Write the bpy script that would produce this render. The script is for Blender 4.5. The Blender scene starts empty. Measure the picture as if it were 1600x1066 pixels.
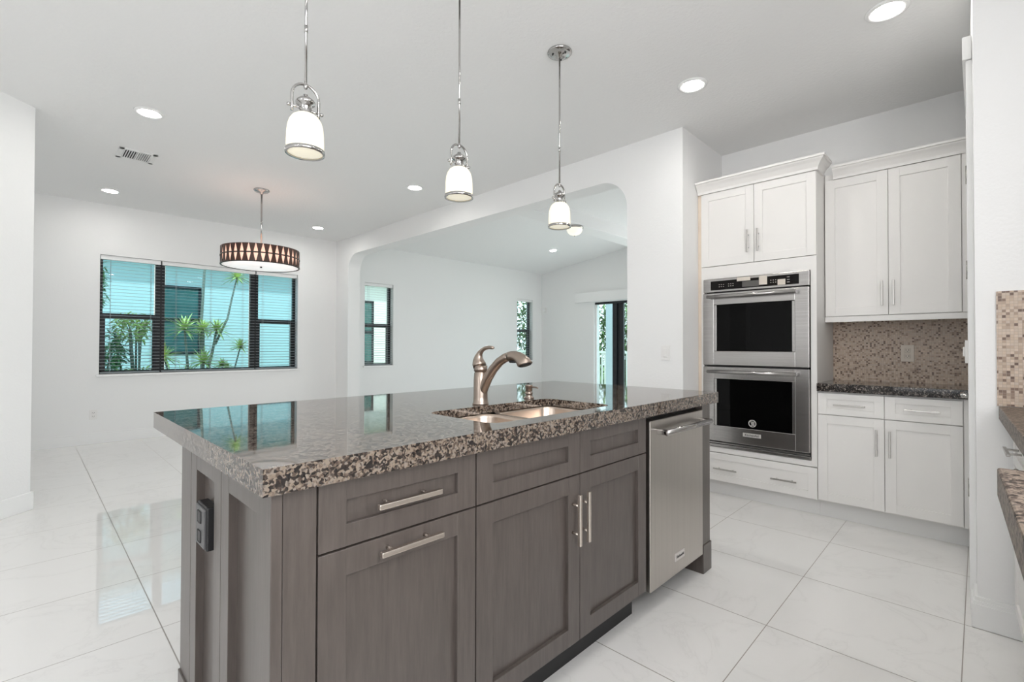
import bpy, bmesh, math, random
from mathutils import Vector, Matrix
S = bpy.context.scene
COL = S.collection
PI = math.pi
R = random.Random(7)

# ------------------------------------------------------------------ camera
cam_d = bpy.data.cameras.new('camera')
cam = bpy.data.objects.new('camera', cam_d)
COL.objects.link(cam)
YAW = math.radians(44.3) + 0.0026 - PI / 2
PITCH, ROLL = 0.0114, 0.0023
cam_d.sensor_fit = 'HORIZONTAL'
cam_d.sensor_width = 36.0
cam_d.lens = 743.4685 / 1600 * 36.0
cam_d.clip_start = 0.02
cam_d.clip_end = 300
cam.matrix_world = (Matrix.Translation((0, 0, 1.1572)) @ Matrix.Rotation(YAW, 4, 'Z')
                    @ Matrix.Rotation(PI / 2 + PITCH, 4, 'X') @ Matrix.Rotation(ROLL, 4, 'Z'))
S.camera = cam

# ------------------------------------------------------------------ world, sun, exposure
w = bpy.data.worlds.new('sky')
S.world = w
w.use_nodes = True
bg = w.node_tree.nodes['Background']
bg.inputs[0].default_value = (0.86, 0.94, 1.0, 1)
bg.inputs[1].default_value = 2.3
sun_d = bpy.data.lights.new('sun', 'SUN')
sun_d.energy = 2.6
sun_d.angle = 0.01
sun_d.color = (1, 0.96, 0.9)
sun = bpy.data.objects.new('sun', sun_d)
COL.objects.link(sun)
sun.rotation_euler = Vector((0.05, 0.6, -0.8)).to_track_quat('-Z', 'Y').to_euler()

S.view_settings.view_transform = 'Standard'
S.view_settings.look = 'None'
S.view_settings.gamma = 1
S.view_settings.use_curve_mapping = False
S.view_settings.exposure = 0.27
S.cycles.use_denoising = True
S.cycles.max_bounces = 12
S.cycles.diffuse_bounces = 7
S.cycles.glossy_bounces = 5
S.cycles.transparent_max_bounces = 16
S.cycles.sample_clamp_indirect = 6.0


def area(name, loc, aim, sx, sy, watts, color=(1, 1, 1)):
    d = bpy.data.lights.new(name, 'AREA')
    d.shape = 'RECTANGLE'
    d.size, d.size_y = sx, sy
    d.energy = watts
    d.color = color
    o = bpy.data.objects.new(name, d)
    COL.objects.link(o)
    o.location = loc
    o.rotation_euler = Vector(aim).to_track_quat('-Z', 'Y').to_euler()
    return o


# fill lamps added on walls out of view, no known source there
area('fill_back', (-3.38, 0.2, 1.45), (1, 0, 0), 1.8, 2.1, 28, (0.94, 0.97, 1.0))
area('fill_side', (0.05, -0.80, 1.78), (0, 1, 0), 2.2, 1.6, 62, (0.98, 0.98, 1.0))
area('fill_dining', (-1.58, 5.75, 1.5), (1, 0, 0), 2.4, 2.0, 9, (0.97, 0.985, 1.0))
area('fill_family', (8.57, 2.45, 1.25), (-1, 0, 0), 1.3, 2.0, 42, (0.97, 0.985, 1.0))

# ------------------------------------------------------------------ materials
MATS = {}


def nmat(name):
    m = bpy.data.materials.new(name)
    m.use_nodes = True
    nt = m.node_tree
    b = nt.nodes['Principled BSDF']
    MATS[name] = m
    return m, nt, b


def N(nt, typ, **kw):
    n = nt.nodes.new(typ)
    for k, v in kw.items():
        if k.startswith('i_'):
            n.inputs[k[2:].replace('_', ' ')].default_value = v
        else:
            setattr(n, k, v)
    return n


def ramp(nt, stops, interp='LINEAR'):
    r = nt.nodes.new('ShaderNodeValToRGB')
    r.color_ramp.interpolation = interp
    e = r.color_ramp.elements
    while len(e) < len(stops):
        e.new(0.5)
    for k, (p, c) in enumerate(stops):
        e[k].position = p
        e[k].color = (*c, 1) if len(c) == 3 else c
    return r


def math_n(nt, op, a, b=None, c=None):
    n = nt.nodes.new('ShaderNodeMath')
    n.operation = op
    for k, v in enumerate((a, b, c)):
        if v is None:
            continue
        if isinstance(v, (int, float)):
            n.inputs[k].default_value = v
        else:
            nt.links.new(v, n.inputs[k])
    return n.outputs[0]


def simple(name, col, rough=0.5, metal=0.0, bump=None, spec=0.5, coat=0.0, var=0.0):
    m, nt, b = nmat(name)
    b.inputs['Base Color'].default_value = (*col, 1)
    b.inputs['Roughness'].default_value = rough
    b.inputs['Metallic'].default_value = metal
    b.inputs['Specular IOR Level'].default_value = spec
    b.inputs['Coat Weight'].default_value = coat
    if bump or var:
        tc = N(nt, 'ShaderNodeTexCoord')
        no = N(nt, 'ShaderNodeTexNoise')
        no.inputs['Scale'].default_value = bump[0] if bump else 6
        no.inputs['Detail'].default_value = 4
        nt.links.new(tc.outputs['Object'], no.inputs['Vector'])
        if bump:
            bp = N(nt, 'ShaderNodeBump')
            bp.inputs['Strength'].default_value = bump[1]
            bp.inputs['Distance'].default_value = bump[2]
            nt.links.new(no.outputs['Fac'], bp.inputs['Height'])
            nt.links.new(bp.outputs[0], b.inputs['Normal'])
        if var:
            r = ramp(nt, [(0.3, [c * (1 - var) for c in col]), (0.7, [min(1, c * (1 + var)) for c in col])])
            nt.links.new(no.outputs['Fac'], r.inputs[0])
            nt.links.new(r.outputs[0], b.inputs['Base Color'])
    return m


def emit(name, col, strength):
    m, nt, b = nmat(name)
    b.inputs['Base Color'].default_value = (*[min(1, c * .9) for c in col], 1)
    b.inputs['Emission Color'].default_value = (*col, 1)
    b.inputs['Emission Strength'].default_value = strength
    b.inputs['Roughness'].default_value = 0.35
    return m


WALL = simple('wall_paint', (0.83, 0.83, 0.825), 0.75, bump=(70, 0.22, 0.004))
CEIL = simple('ceiling_paint', (0.83, 0.83, 0.825), 0.85, bump=(45, 0.35, 0.006))
TRIM = simple('trim_paint', (0.84, 0.84, 0.835), 0.35)
CABW = simple('white_cabinet_paint', (0.80, 0.785, 0.765), 0.38)
TOEW = simple('toe_kick_paint', (0.74, 0.735, 0.725), 0.5)
PINE = simple('raw_filler_edge', (0.74, 0.64, 0.53), 0.6, var=0.08)
PLATE = simple('white_plastic', (0.80, 0.79, 0.775), 0.35)
PLATEG = simple('cream_plastic', (0.62, 0.55, 0.47), 0.35)
SLOT = simple('socket_dark', (0.10, 0.09, 0.085), 0.5)
BLACK = simple('black_plastic', (0.010, 0.010, 0.011), 0.45)
BOXG = simple('charcoal_plastic', (0.085, 0.085, 0.088), 0.4)
BLIND = simple('blind_aluminium', (0.30, 0.33, 0.345), 0.45)
FRAME = simple('bronze_window_frame', (0.009, 0.011, 0.014), 0.4)
CHROME = simple('chrome', (0.47, 0.46, 0.45), 0.09, 1.0)
NICK = simple('brushed_nickel_pull', (0.80, 0.72, 0.65), 0.27, 1.0)
PULL = simple('satin_steel_pull', (0.52, 0.50, 0.48), 0.3, 1.0)
FAUC = simple('warm_brushed_nickel', (0.37, 0.305, 0.26), 0.3, 1.0)
SINKM = simple('sink_steel', (0.62, 0.52, 0.44), 0.30, 1.0)
HINGE = simple('hinge_steel', (0.55, 0.53, 0.50), 0.25, 1.0)
BGLASS = simple('black_oven_glass', (0.002, 0.002, 0.002), 0.03, spec=0.10)
PANELG = simple('control_glass', (0.006, 0.005, 0.005), 0.08, spec=.15)
MARKS = simple('panel_marks', (0.62, 0.58, 0.53), 0.5)
DISP = simple('display_grey', (0.10, 0.095, 0.09), 0.2)
BADGE = simple('badge_plate', (0.74, 0.71, 0.69), 0.35, 0.6)
INK = simple('badge_ink', (0.07, 0.065, 0.065), 0.5)
BEIGE = simple('beige_patch', (0.66, 0.60, 0.53), 0.4)
FINB = simple('vent_fin', (0.80, 0.80, 0.79), 0.5)
DUCT = simple('vent_duct_dark', (0.03, 0.03, 0.03), 0.8)
PEACH = emit('lit_lamp_fabric', (1.0, 0.66, 0.51), 0.58)
DIFF = emit('lit_lamp_diffuser', (1.0, 0.95, 0.93), 0.45)
OPAL = emit('lit_opal_glass', (1.0, 0.94, 0.76), 0.36)
OPAL2 = emit('lit_bowl_glass', (1.0, 0.95, 0.80), 0.5)
LENS = emit('downlight_lens', (1.0, 0.97, 0.92), 92.0)
WALNUT = simple('dark_walnut_slats', (0.058, 0.019, 0.010), 0.4, var=0.3)
BAND = simple('lamp_band_bronze', (0.05, 0.045, 0.04), 0.35, 0.7)
STUCCO = simple('neighbour_stucco', (0.80, 0.80, 0.77), 0.9, bump=(30, 0.3, 0.01))
ROOF = simple('neighbour_roof', (0.42, 0.40, 0.38), 0.9)
EAVE = simple('neighbour_eave', (0.78, 0.78, 0.76), 0.8)
GRASS = simple('lawn', (0.10, 0.20, 0.05), 0.9, var=0.4)
PAVE = simple('patio_paving', (0.55, 0.53, 0.50), 0.8, var=0.06)
FENCE = simple('white_fence', (0.72, 0.73, 0.73), 0.5)
STEM = simple('grey_stem', (0.30, 0.26, 0.21), 0.85, var=0.25)
LEAFY = simple('yellow_green_leaf', (0.72, 0.70, 0.24), 0.45, var=0.45)
LEAFG = simple('green_leaf', (0.20, 0.30, 0.13), 0.45, var=0.6)
LEAFT = simple('tree_leaf', (0.11, 0.20, 0.07), 0.5, var=0.6)
CURT = simple('neighbour_window_dark', (0.06, 0.15, 0.14), 0.12, var=0.2)
POST = simple('patio_column_paint', (0.42, 0.50, 0.54), 0.8)


def wood_mat():
    m, nt, b = nmat('espresso_wood')
    tc = N(nt, 'ShaderNodeTexCoord')
    mp = N(nt, 'ShaderNodeMapping')
    mp.inputs['Scale'].default_value = (16, 16, 1.4)
    no = N(nt, 'ShaderNodeTexNoise')
    no.inputs['Scale'].default_value = 5
    no.inputs['Detail'].default_value = 8
    no.inputs['Roughness'].default_value = 0.65
    r = ramp(nt, [(0.25, (0.060, 0.049, 0.043)), (0.55, (0.086, 0.071, 0.063)), (0.8, (0.108, 0.091, 0.082))])
    nt.links.new(tc.outputs['Object'], mp.inputs[0])
    nt.links.new(mp.outputs[0], no.inputs['Vector'])
    nt.links.new(no.outputs['Fac'], r.inputs[0])
    nt.links.new(r.outputs[0], b.inputs['Base Color'])
    b.inputs['Roughness'].default_value = 0.31
    b.inputs['Specular IOR Level'].default_value = 0.75
    bp = N(nt, 'ShaderNodeBump')
    bp.inputs['Strength'].default_value = 0.08
    bp.inputs['Distance'].default_value = 0.002
    nt.links.new(no.outputs['Fac'], bp.inputs['Height'])
    nt.links.new(bp.outputs[0], b.inputs['Normal'])
    return m


WOOD = wood_mat()


def granite(name, stops, scale=120, rough=0.06, ior=1.5, spec=0.5):
    m, nt, b = nmat(name)
    tc = N(nt, 'ShaderNodeTexCoord')
    n1 = N(nt, 'ShaderNodeTexNoise')
    n1.inputs['Scale'].default_value = scale * 0.6
    n1.inputs['Detail'].default_value = 2
    nt.links.new(tc.outputs['Object'], n1.inputs['Vector'])
    mix = N(nt, 'ShaderNodeVectorMath', operation='MULTIPLY_ADD')
    mix.inputs[1].default_value = (0.012, 0.012, 0.012)
    nt.links.new(n1.outputs['Color'], mix.inputs[0])
    nt.links.new(tc.outputs['Object'], mix.inputs[2])
    v = N(nt, 'ShaderNodeTexVoronoi')
    v.inputs['Scale'].default_value = scale
    nt.links.new(mix.outputs[0], v.inputs['Vector'])
    sep = N(nt, 'ShaderNodeSeparateColor')
    nt.links.new(v.outputs['Color'], sep.inputs[0])
    n2 = N(nt, 'ShaderNodeTexNoise')
    n2.inputs['Scale'].default_value = scale * 0.28
    n2.inputs['Detail'].default_value = 3
    nt.links.new(tc.outputs['Object'], n2.inputs['Vector'])
    a = math_n(nt, 'MULTIPLY', sep.outputs[0], 0.55)
    a = math_n(nt, 'MULTIPLY_ADD', n2.outputs['Fac'], 0.75, a)
    a = math_n(nt, 'SUBTRACT', a, 0.12)
    r = ramp(nt, stops)
    nt.links.new(a, r.inputs[0])
    nt.links.new(r.outputs[0], b.inputs['Base Color'])
    b.inputs['IOR'].default_value = ior
    b.inputs['Roughness'].default_value = rough
    b.inputs['Specular IOR Level'].default_value = spec
    return m


GRAN = granite('brown_granite', [(0.28, (0.008, 0.006, 0.006)), (0.42, (0.030, 0.021, 0.017)), (0.52, (0.10, 0.072, 0.055)),
                                 (0.64, (0.215, 0.172, 0.132)), (0.75, (0.20, 0.17, 0.145)), (0.84, (0.06, 0.046, 0.038))], scale=165, rough=0.035, ior=1.75)
GRANS = granite('brown_granite_lit_edge', [(0.28, (0.02, 0.014, 0.012)), (0.42, (0.07, 0.05, 0.04)), (0.52, (0.16, 0.12, 0.095)),
                                             (0.64, (0.27, 0.215, 0.17)), (0.84, (0.12, 0.095, 0.08))], scale=150, rough=0.35, ior=1.4, spec=0.12)  # same granite in a lighter tan, the lit edge put into its colour
GRAND = granite('dark_granite', [(0.35, (0.006, 0.005, 0.005)), (0.55, (0.03, 0.024, 0.021)), (0.68, (0.08, 0.068, 0.06)),
                                 (0.80, (0.24, 0.21, 0.19))], scale=170)


def mosaic_mat():
    m, nt, b = nmat('stone_mosaic')
    tc = N(nt, 'ShaderNodeTexCoord')
    sc = N(nt, 'ShaderNodeVectorMath', operation='SCALE')
    sc.inputs['Scale'].default_value = 1 / 0.0112
    nt.links.new(tc.outputs['Object'], sc.inputs[0])
    off = N(nt, 'ShaderNodeVectorMath', operation='ADD')
    off.inputs[1].default_value = (0.37, 0.31, 0.23)
    nt.links.new(sc.outputs[0], off.inputs[0])
    fl = N(nt, 'ShaderNodeVectorMath', operation='FLOOR')
    fr = N(nt, 'ShaderNodeVectorMath', operation='FRACTION')
    nt.links.new(off.outputs[0], fl.inputs[0])
    nt.links.new(off.outputs[0], fr.inputs[0])
    wn = N(nt, 'ShaderNodeTexWhiteNoise')
    wn.noise_dimensions = '3D'
    nt.links.new(fl.outputs[0], wn.inputs['Vector'])
    r = ramp(nt, [(0.0, (0.11, 0.065, 0.045)), (0.10, (0.20, 0.13, 0.095)), (0.22, (0.40, 0.30, 0.225)), (0.5, (0.53, 0.41, 0.31)),
                  (0.8, (0.50, 0.41, 0.335)), (1.0, (0.60, 0.48, 0.38))])
    nt.links.new(wn.outputs['Value'], r.inputs[0])
    s = N(nt, 'ShaderNodeSeparateXYZ')
    nt.links.new(fr.outputs[0], s.inputs[0])
    g = None
    for k in (1, 2):
        d = math_n(nt, 'ABSOLUTE', math_n(nt, 'SUBTRACT', s.outputs[k], 0.5))
        e = math_n(nt, 'GREATER_THAN', d, 0.455)
        g = e if g is None else math_n(nt, 'MAXIMUM', g, e)
    mx = N(nt, 'ShaderNodeMix', data_type='RGBA')
    nt.links.new(g, mx.inputs[0])
    nt.links.new(r.outputs[0], mx.inputs[6])
    mx.inputs[7].default_value = (0.36, 0.29, 0.24, 1)
    nt.links.new(mx.outputs[2], b.inputs['Base Color'])
    b.inputs['Roughness'].default_value = 0.42
    return m


MOSAIC = mosaic_mat()


def floor_mat():
    m, nt, b = nmat('porcelain_floor')
    tc = N(nt, 'ShaderNodeTexCoord')
    s = N(nt, 'ShaderNodeSeparateXYZ')
    nt.links.new(tc.outputs['Object'], s.inputs[0])
    T = 0.588
    dist, cell = [], []
    for k, o in ((0, 0.400), (1, 0.050)):
        u = math_n(nt, 'DIVIDE', math_n(nt, 'SUBTRACT', s.outputs[k], o), T)
        f = math_n(nt, 'FRACT', math_n(nt, 'ADD', u, 50.0))
        d = math_n(nt, 'MULTIPLY', math_n(nt, 'SUBTRACT', 0.5, math_n(nt, 'ABSOLUTE', math_n(nt, 'SUBTRACT', f, 0.5))), T)
        dist.append(d)
        cell.append(math_n(nt, 'FLOOR', math_n(nt, 'ADD', u, 50.0)))
    gx = math_n(nt, 'LESS_THAN', dist[0], 0.0021)
    gy = math_n(nt, 'LESS_THAN', dist[1], 0.0017)
    g = math_n(nt, 'MAXIMUM', gx, gy)
    cv = N(nt, 'ShaderNodeCombineXYZ')
    nt.links.new(cell[0], cv.inputs[0])
    nt.links.new(cell[1], cv.inputs[1])
    wn = N(nt, 'ShaderNodeTexWhiteNoise')
    nt.links.new(cv.outputs[0], wn.inputs['Vector'])
    sh = N(nt, 'ShaderNodeVectorMath', operation='MULTIPLY_ADD')
    sh.inputs[1].default_value = (9, 9, 9)
    nt.links.new(wn.outputs['Color'], sh.inputs[0])
    nt.links.new(tc.outputs['Object'], sh.inputs[2])
    n1 = N(nt, 'ShaderNodeTexNoise')
    n1.inputs['Scale'].default_value = 2.2
    n1.inputs['Detail'].default_value = 6
    n1.inputs['Roughness'].default_value = 0.6
    n1.inputs['Distortion'].default_value = 0.8
    nt.links.new(sh.outputs[0], n1.inputs['Vector'])
    v = math_n(nt, 'ABSOLUTE', math_n(nt, 'SUBTRACT', n1.outputs['Fac'], 0.5))
    vr = ramp(nt, [(0.0, (0.765, 0.755, 0.74)), (0.010, (0.80, 0.79, 0.775)), (0.05, (0.815, 0.805, 0.79)), (0.3, (0.805, 0.795, 0.78))])
    nt.links.new(v, vr.inputs[0])
    mx = N(nt, 'ShaderNodeMix', data_type='RGBA')
    nt.links.new(g, mx.inputs[0])
    nt.links.new(vr.outputs[0], mx.inputs[6])
    mx.inputs[7].default_value = (0.30, 0.275, 0.25, 1)
    nt.links.new(mx.outputs[2], b.inputs['Base Color'])
    rg = math_n(nt, 'MULTIPLY_ADD', g, 0.4, 0.022)
    nt.links.new(rg, b.inputs['Roughness'])
    n3 = N(nt, 'ShaderNodeTexNoise')
    n3.inputs['Scale'].default_value = 3.5
    n3.inputs['Detail'].default_value = 1
    nt.links.new(tc.outputs['Object'], n3.inputs['Vector'])
    bp = N(nt, 'ShaderNodeBump')
    bp.inputs['Strength'].default_value = 0.05
    bp.inputs['Distance'].default_value = 0.004
    nt.links.new(n3.outputs['Fac'], bp.inputs['Height'])
    nt.links.new(bp.outputs[0], b.inputs['Normal'])
    return m


FLOOR = floor_mat()


def steel_mat(name, col, rough, axis, lo=0.85):
    m, nt, b = nmat(name)
    tc = N(nt, 'ShaderNodeTexCoord')
    mp = N(nt, 'ShaderNodeMapping')
    sc = [260, 260, 260]
    for a in axis:
        sc[a] = 1.5
    mp.inputs['Scale'].default_value = sc
    no = N(nt, 'ShaderNodeTexNoise')
    no.inputs['Scale'].default_value = 1
    no.inputs['Detail'].default_value = 2
    nt.links.new(tc.outputs['Object'], mp.inputs[0])
    nt.links.new(mp.outputs[0], no.inputs['Vector'])
    r = ramp(nt, [(0.3, [c * lo for c in col]), (0.7, col)])
    nt.links.new(no.outputs['Fac'], r.inputs[0])
    nt.links.new(r.outputs[0], b.inputs['Base Color'])
    b.inputs['Metallic'].default_value = 1
    b.inputs['Roughness'].default_value = rough
    return m


STEEL = steel_mat('brushed_steel', (0.47, 0.455, 0.445), 0.22, (1,))
STEELD = steel_mat('brushed_steel_dishwasher', (0.56, 0.525, 0.49), 0.30, (2,), 0.9)


def glass_mat():
    m, nt, b = nmat('tinted_window_glass')
    nt.nodes.remove(b)
    out = nt.nodes['Material Output']
    tr = N(nt, 'ShaderNodeBsdfTransparent')
    tr.inputs[0].default_value = (0.58, 0.80, 0.865, 1)
    gl = N(nt, 'ShaderNodeBsdfGlossy')
    gl.inputs['Roughness'].default_value = 0.02
    mx = N(nt, 'ShaderNodeMixShader')
    mx.inputs[0].default_value = 0.018
    nt.links.new(tr.outputs[0], mx.inputs[1])
    nt.links.new(gl.outputs[0], mx.inputs[2])
    nt.links.new(mx.outputs[0], out.inputs[0])
    return m


GLASS = glass_mat()
GLASS2 = GLASS.copy()
GLASS2.name = 'clear_patio_glass'
for n in GLASS2.node_tree.nodes:
    if n.type == 'BSDF_TRANSPARENT':
        n.inputs[0].default_value = (0.86, 0.95, 0.95, 1)

# ------------------------------------------------------------------ mesh helpers


class MB:
    def __init__(self):
        self.bm = bmesh.new()

    def _merge(self, b, smooth=False):
        for f in b.faces:
            f.smooth = smooth
        me = bpy.data.meshes.new('tmp')
        b.to_mesh(me)
        b.free()
        self.bm.from_mesh(me)
        bpy.data.meshes.remove(me)
        return self

    def box(self, x0, x1, y0, y1, z0, z1, bev=0.0, seg=2):
        b = bmesh.new()
        bmesh.ops.create_cube(b, size=1)
        for v in b.verts:
            v.co = Vector(((x0 + x1) / 2 + v.co.x * (x1 - x0), (y0 + y1) / 2 + v.co.y * (y1 - y0), (z0 + z1) / 2 + v.co.z * (z1 - z0)))
        if bev:
            bmesh.ops.bevel(b, geom=b.edges[:], offset=bev, segments=seg, profile=0.5, affect='EDGES')
        return self._merge(b)

    def tube(self, pts, r, seg=12, closed=False, caps=True):
        pts = [Vector(p) for p in pts]
        n = len(pts)
        rr = r if isinstance(r, (list, tuple)) else [r] * n
        b = bmesh.new()
        rings = []
        up = None
        for i, p in enumerate(pts):
            if closed:
                t = (pts[(i + 1) % n] - pts[i - 1]).normalized()
            else:
                t = (pts[min(i + 1, n - 1)] - pts[max(i - 1, 0)]).normalized()
            if up is None:
                up = Vector((0, 0, 1)) if abs(t.z) < 0.9 else Vector((1, 0, 0))
            a = t.cross(up)
            if a.length < 1e-5:
                a = t.cross(Vector((0.3, 0.8, 0.5)))
            a.normalize()
            c = a.cross(t).normalized()
            up = c
            rings.append([b.verts.new(p + (a * math.cos(k * 2 * PI / seg) + c * math.sin(k * 2 * PI / seg)) * rr[i]) for k in range(seg)])
        for i in range(n if closed else n - 1):
            A, B = rings[i], rings[(i + 1) % n]
            for k in range(seg):
                b.faces.new((A[k], A[(k + 1) % seg], B[(k + 1) % seg], B[k]))
        if caps and not closed:
            b.faces.new(rings[0][::-1])
            b.faces.new(rings[-1])
        bmesh.ops.recalc_face_normals(b, faces=b.faces[:])
        return self._merge(b, True)

    def loft(self, rings_in, seg=26):
        b = bmesh.new()
        rings = []
        for c, nn, r in rings_in:
            nn = Vector(nn).normalized()
            a = Vector((1, 0, 0))
            e = nn.cross(a).normalized()
            rings.append([b.verts.new(Vector(c) + (a * math.cos(k * 2 * PI / seg) + e * math.sin(k * 2 * PI / seg)) * r) for k in range(seg)])
        for A, B in zip(rings, rings[1:]):
            for k in range(seg):
                b.faces.new((A[k], A[(k + 1) % seg], B[(k + 1) % seg], B[k]))
        b.faces.new(rings[0][::-1])
        b.faces.new(rings[-1])
        bmesh.ops.recalc_face_normals(b, faces=b.faces[:])
        return self._merge(b, True)

    def lathe(self, prof, cx, cy, seg=32, cz=0.0):
        b = bmesh.new()
        rings = []
        for r, z in prof:
            if r < 1e-5:
                rings.append([b.verts.new((cx, cy, cz + z))])
            else:
                rings.append([b.verts.new((cx + r * math.cos(k * 2 * PI / seg), cy + r * math.sin(k * 2 * PI / seg), cz + z)) for k in range(seg)])
        for A, B in zip(rings, rings[1:]):
            for k in range(seg):
                k2 = (k + 1) % seg
                if len(A) == 1 and len(B) == 1:
                    continue
                if len(A) == 1:
                    b.faces.new((A[0], B[k2], B[k]))
                elif len(B) == 1:
                    b.faces.new((A[k], A[k2], B[0]))
                else:
                    b.faces.new((A[k], A[k2], B[k2], B[k]))
        bmesh.ops.recalc_face_normals(b, faces=b.faces[:])
        return self._merge(b, True)

    def prism(self, outer, holes, to3, d0, d1, bev=0.0, topz=None):
        """polygon (u, v) with holes, swept from depth d0 to d1; to3(u, v, d) -> point"""
        b = bmesh.new()
        edges = []
        for loop in [outer] + list(holes):
            vs = [b.verts.new(to3(u, v, d0)) for u, v in loop]
            for i in range(len(vs)):
                edges.append(b.edges.new((vs[i], vs[(i + 1) % len(vs)])))
        r = bmesh.ops.triangle_fill(b, use_beauty=True, use_dissolve=False, edges=edges)
        fs = [f for f in b.faces]
        e = bmesh.ops.extrude_face_region(b, geom=fs)
        dv = Vector(to3(0, 0, d1)) - Vector(to3(0, 0, d0))
        bmesh.ops.translate(b, vec=dv, verts=[g for g in e['geom'] if isinstance(g, bmesh.types.BMVert)])
        bmesh.ops.recalc_face_normals(b, faces=b.faces[:])
        if bev:
            es = [x for x in b.edges if len(x.link_faces) == 2 and x.calc_face_angle() > 1.2
                  and (topz is None or all(v.co.z > topz for v in x.verts))]
            bmesh.ops.bevel(b, geom=es, offset=bev, segments=2, profile=0.5, affect='EDGES')
        return self._merge(b)

    def quad(self, pts):
        self.bm.faces.new([self.bm.verts.new(p) for p in pts])
        return self

    def build(self, name, mat, parent=None, origin=None):
        me = bpy.data.meshes.new(name)
        self.bm.to_mesh(me)
        self.bm.free()
        me.materials.append(mat)
        o = bpy.data.objects.new(name, me)
        COL.objects.link(o)
        if parent is not None:
            o.parent = parent
            off = parent.get('_o')
            if off is not None:
                o['_o'] = off
                if parent.parent is None:
                    me.transform(Matrix.Translation(-Vector(off)))
                else:
                    me.transform(Matrix.Translation(-Vector(off)))
        elif origin is not None:
            me.transform(Matrix.Translation(-Vector(origin)))
            o.location = origin
        return o


def tag(o, label, cat, group=None):
    o['label'] = label
    o['category'] = cat
    if group:
        o['group'] = group
    return o


def thing(name, loc, label, cat, group=None):
    o = bpy.data.objects.new(name, None)
    o.empty_display_size = 0.1
    COL.objects.link(o)
    o.location = loc
    o['_o'] = tuple(loc)          # parts are modelled in world coordinates, then moved to the thing's base
    return tag(o, label, cat, group)


def dup(root, loc, label):
    c = root.copy()
    COL.objects.link(c)
    c.location = loc
    c['label'] = label
    for ch in list(root.children):
        d = ch.copy()
        COL.objects.link(d)
        d.parent = c
        for g in list(ch.children):
            e = g.copy()
            COL.objects.link(e)
            e.parent = d
    return c


def struct(o):
    o['kind'] = 'structure'
    return o


def facing(face, pos):
    """(w along the face, d outwards, z) -> world"""
    if face == '-y':
        return lambda w, d, z: (w, pos - d, z)
    if face == '+y':
        return lambda w, d, z: (w, pos + d, z)
    return lambda w, d, z: (pos - d, w, z)


def fbox(mb, F, w0, w1, d0, d1, z0, z1, bev=0.0):
    a, b = F(w0, d0, z0), F(w1, d1, z1)
    x0, x1 = sorted((a[0], b[0]))
    y0, y1 = sorted((a[1], b[1]))
    return mb.box(x0, x1, y0, y1, z0, z1, bev)


def shaker(F, w0, w1, z0, z1, st, rl, t=0.021, rec=0.0135, rl_b=None):
    """five-piece front: two stiles, two rails, recessed panel"""
    mb = MB()
    rb = rl if rl_b is None else rl_b
    bv = 0.0012
    fbox(mb, F, w0, w0 + st, 0, t, z0, z1, bv)
    fbox(mb, F, w1 - st, w1, 0, t, z0, z1, bv)
    fbox(mb, F, w0 + st - .001, w1 - st + .001, 0, t - .0006, z1 - rl, z1, bv)
    fbox(mb, F, w0 + st - .001, w1 - st + .001, 0, t - .0006, z0, z0 + rb, bv)
    fbox(mb, F, w0 + st - .002, w1 - st + .002, 0.001, t - rec, z0 + rb - .002, z1 - rl + .002)
    return mb


def pull(F, w0, w1, z0, z1, d=0.032, r=0.006, d0=0.021):
    """square bar pull on two round standoffs, horizontal or vertical"""
    mb = MB()
    if abs(w1 - w0) > abs(z1 - z0):
        zc = (z0 + z1) / 2
        fbox(mb, F, w0, w1, d0 + d - r, d0 + d + r, zc - r, zc + r, 0.002)
        L = w1 - w0
        for w in (w0 + L * .2, w1 - L * .2):
            mb.tube([F(w, d0 - .004, zc), F(w, d0 + d, zc)], r * .75, 10)
    else:
        wc = (w0 + w1) / 2
        fbox(mb, F, wc - r, wc + r, d0 + d - r, d0 + d + r, z0, z1, 0.002)
        L = z1 - z0
        for z in (z0 + L * .22, z1 - L * .22):
            mb.tube([F(wc, d0 - .004, z), F(wc, d0 + d, z)], r * .75, 10)
    return mb


def rrect(x0, x1, y0, y1, r, n=6):
    out = []
    for cx, cy, a0 in ((x1 - r, y1 - r, 0), (x0 + r, y1 - r, 90), (x0 + r, y0 + r, 180), (x1 - r, y0 + r, 270)):
        for k in range(n + 1):
            a = math.radians(a0 + 90 * k / n)
            out.append((cx + r * math.cos(a), cy + r * math.sin(a)))
    return out


def text_mb(body, size, M, depth=0.0006):
    cu = bpy.data.curves.new('txt', 'FONT')
    cu.body = body
    cu.size = size
    cu.align_x = 'CENTER'
    cu.align_y = 'CENTER'
    cu.extrude = depth
    cu.offset = size * 0.012
    o = bpy.data.objects.new('txt', cu)
    COL.objects.link(o)
    dg = bpy.context.evaluated_depsgraph_get()
    me = bpy.data.meshes.new_from_object(o.evaluated_get(dg))
    bpy.data.objects.remove(o)
    bpy.data.curves.remove(cu)
    me.transform(M)
    mb = MB()
    mb.bm.from_mesh(me)
    bpy.data.meshes.remove(me)
    return mb


def face_matrix(face, p):
    # text reads along the face: local x -> reading direction, local y -> up, local z -> outwards
    if face == '-y':
        m = Matrix(((1, 0, 0), (0, 0, -1), (0, 1, 0)))
    else:   # '-x' : reading direction is -Y seen from -X
        m = Matrix(((0, 0, -1), (-1, 0, 0), (0, 1, 0)))
    return Matrix.Translation(p) @ m.to_4x4()


# ------------------------------------------------------------------ the room
ZC = 2.846
struct(MB().box(-3.6, 8.8, -1.0, 7.64, -0.12, 0.0).build('floor', FLOOR))
mb = MB().box(-3.6, 3.61, -1.0, 7.54, ZC, ZC + .1)
mb.box(3.609, 4.40, -1.0, 1.69, ZC, ZC + .1)
struct(mb.build('ceiling', CEIL))
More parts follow.
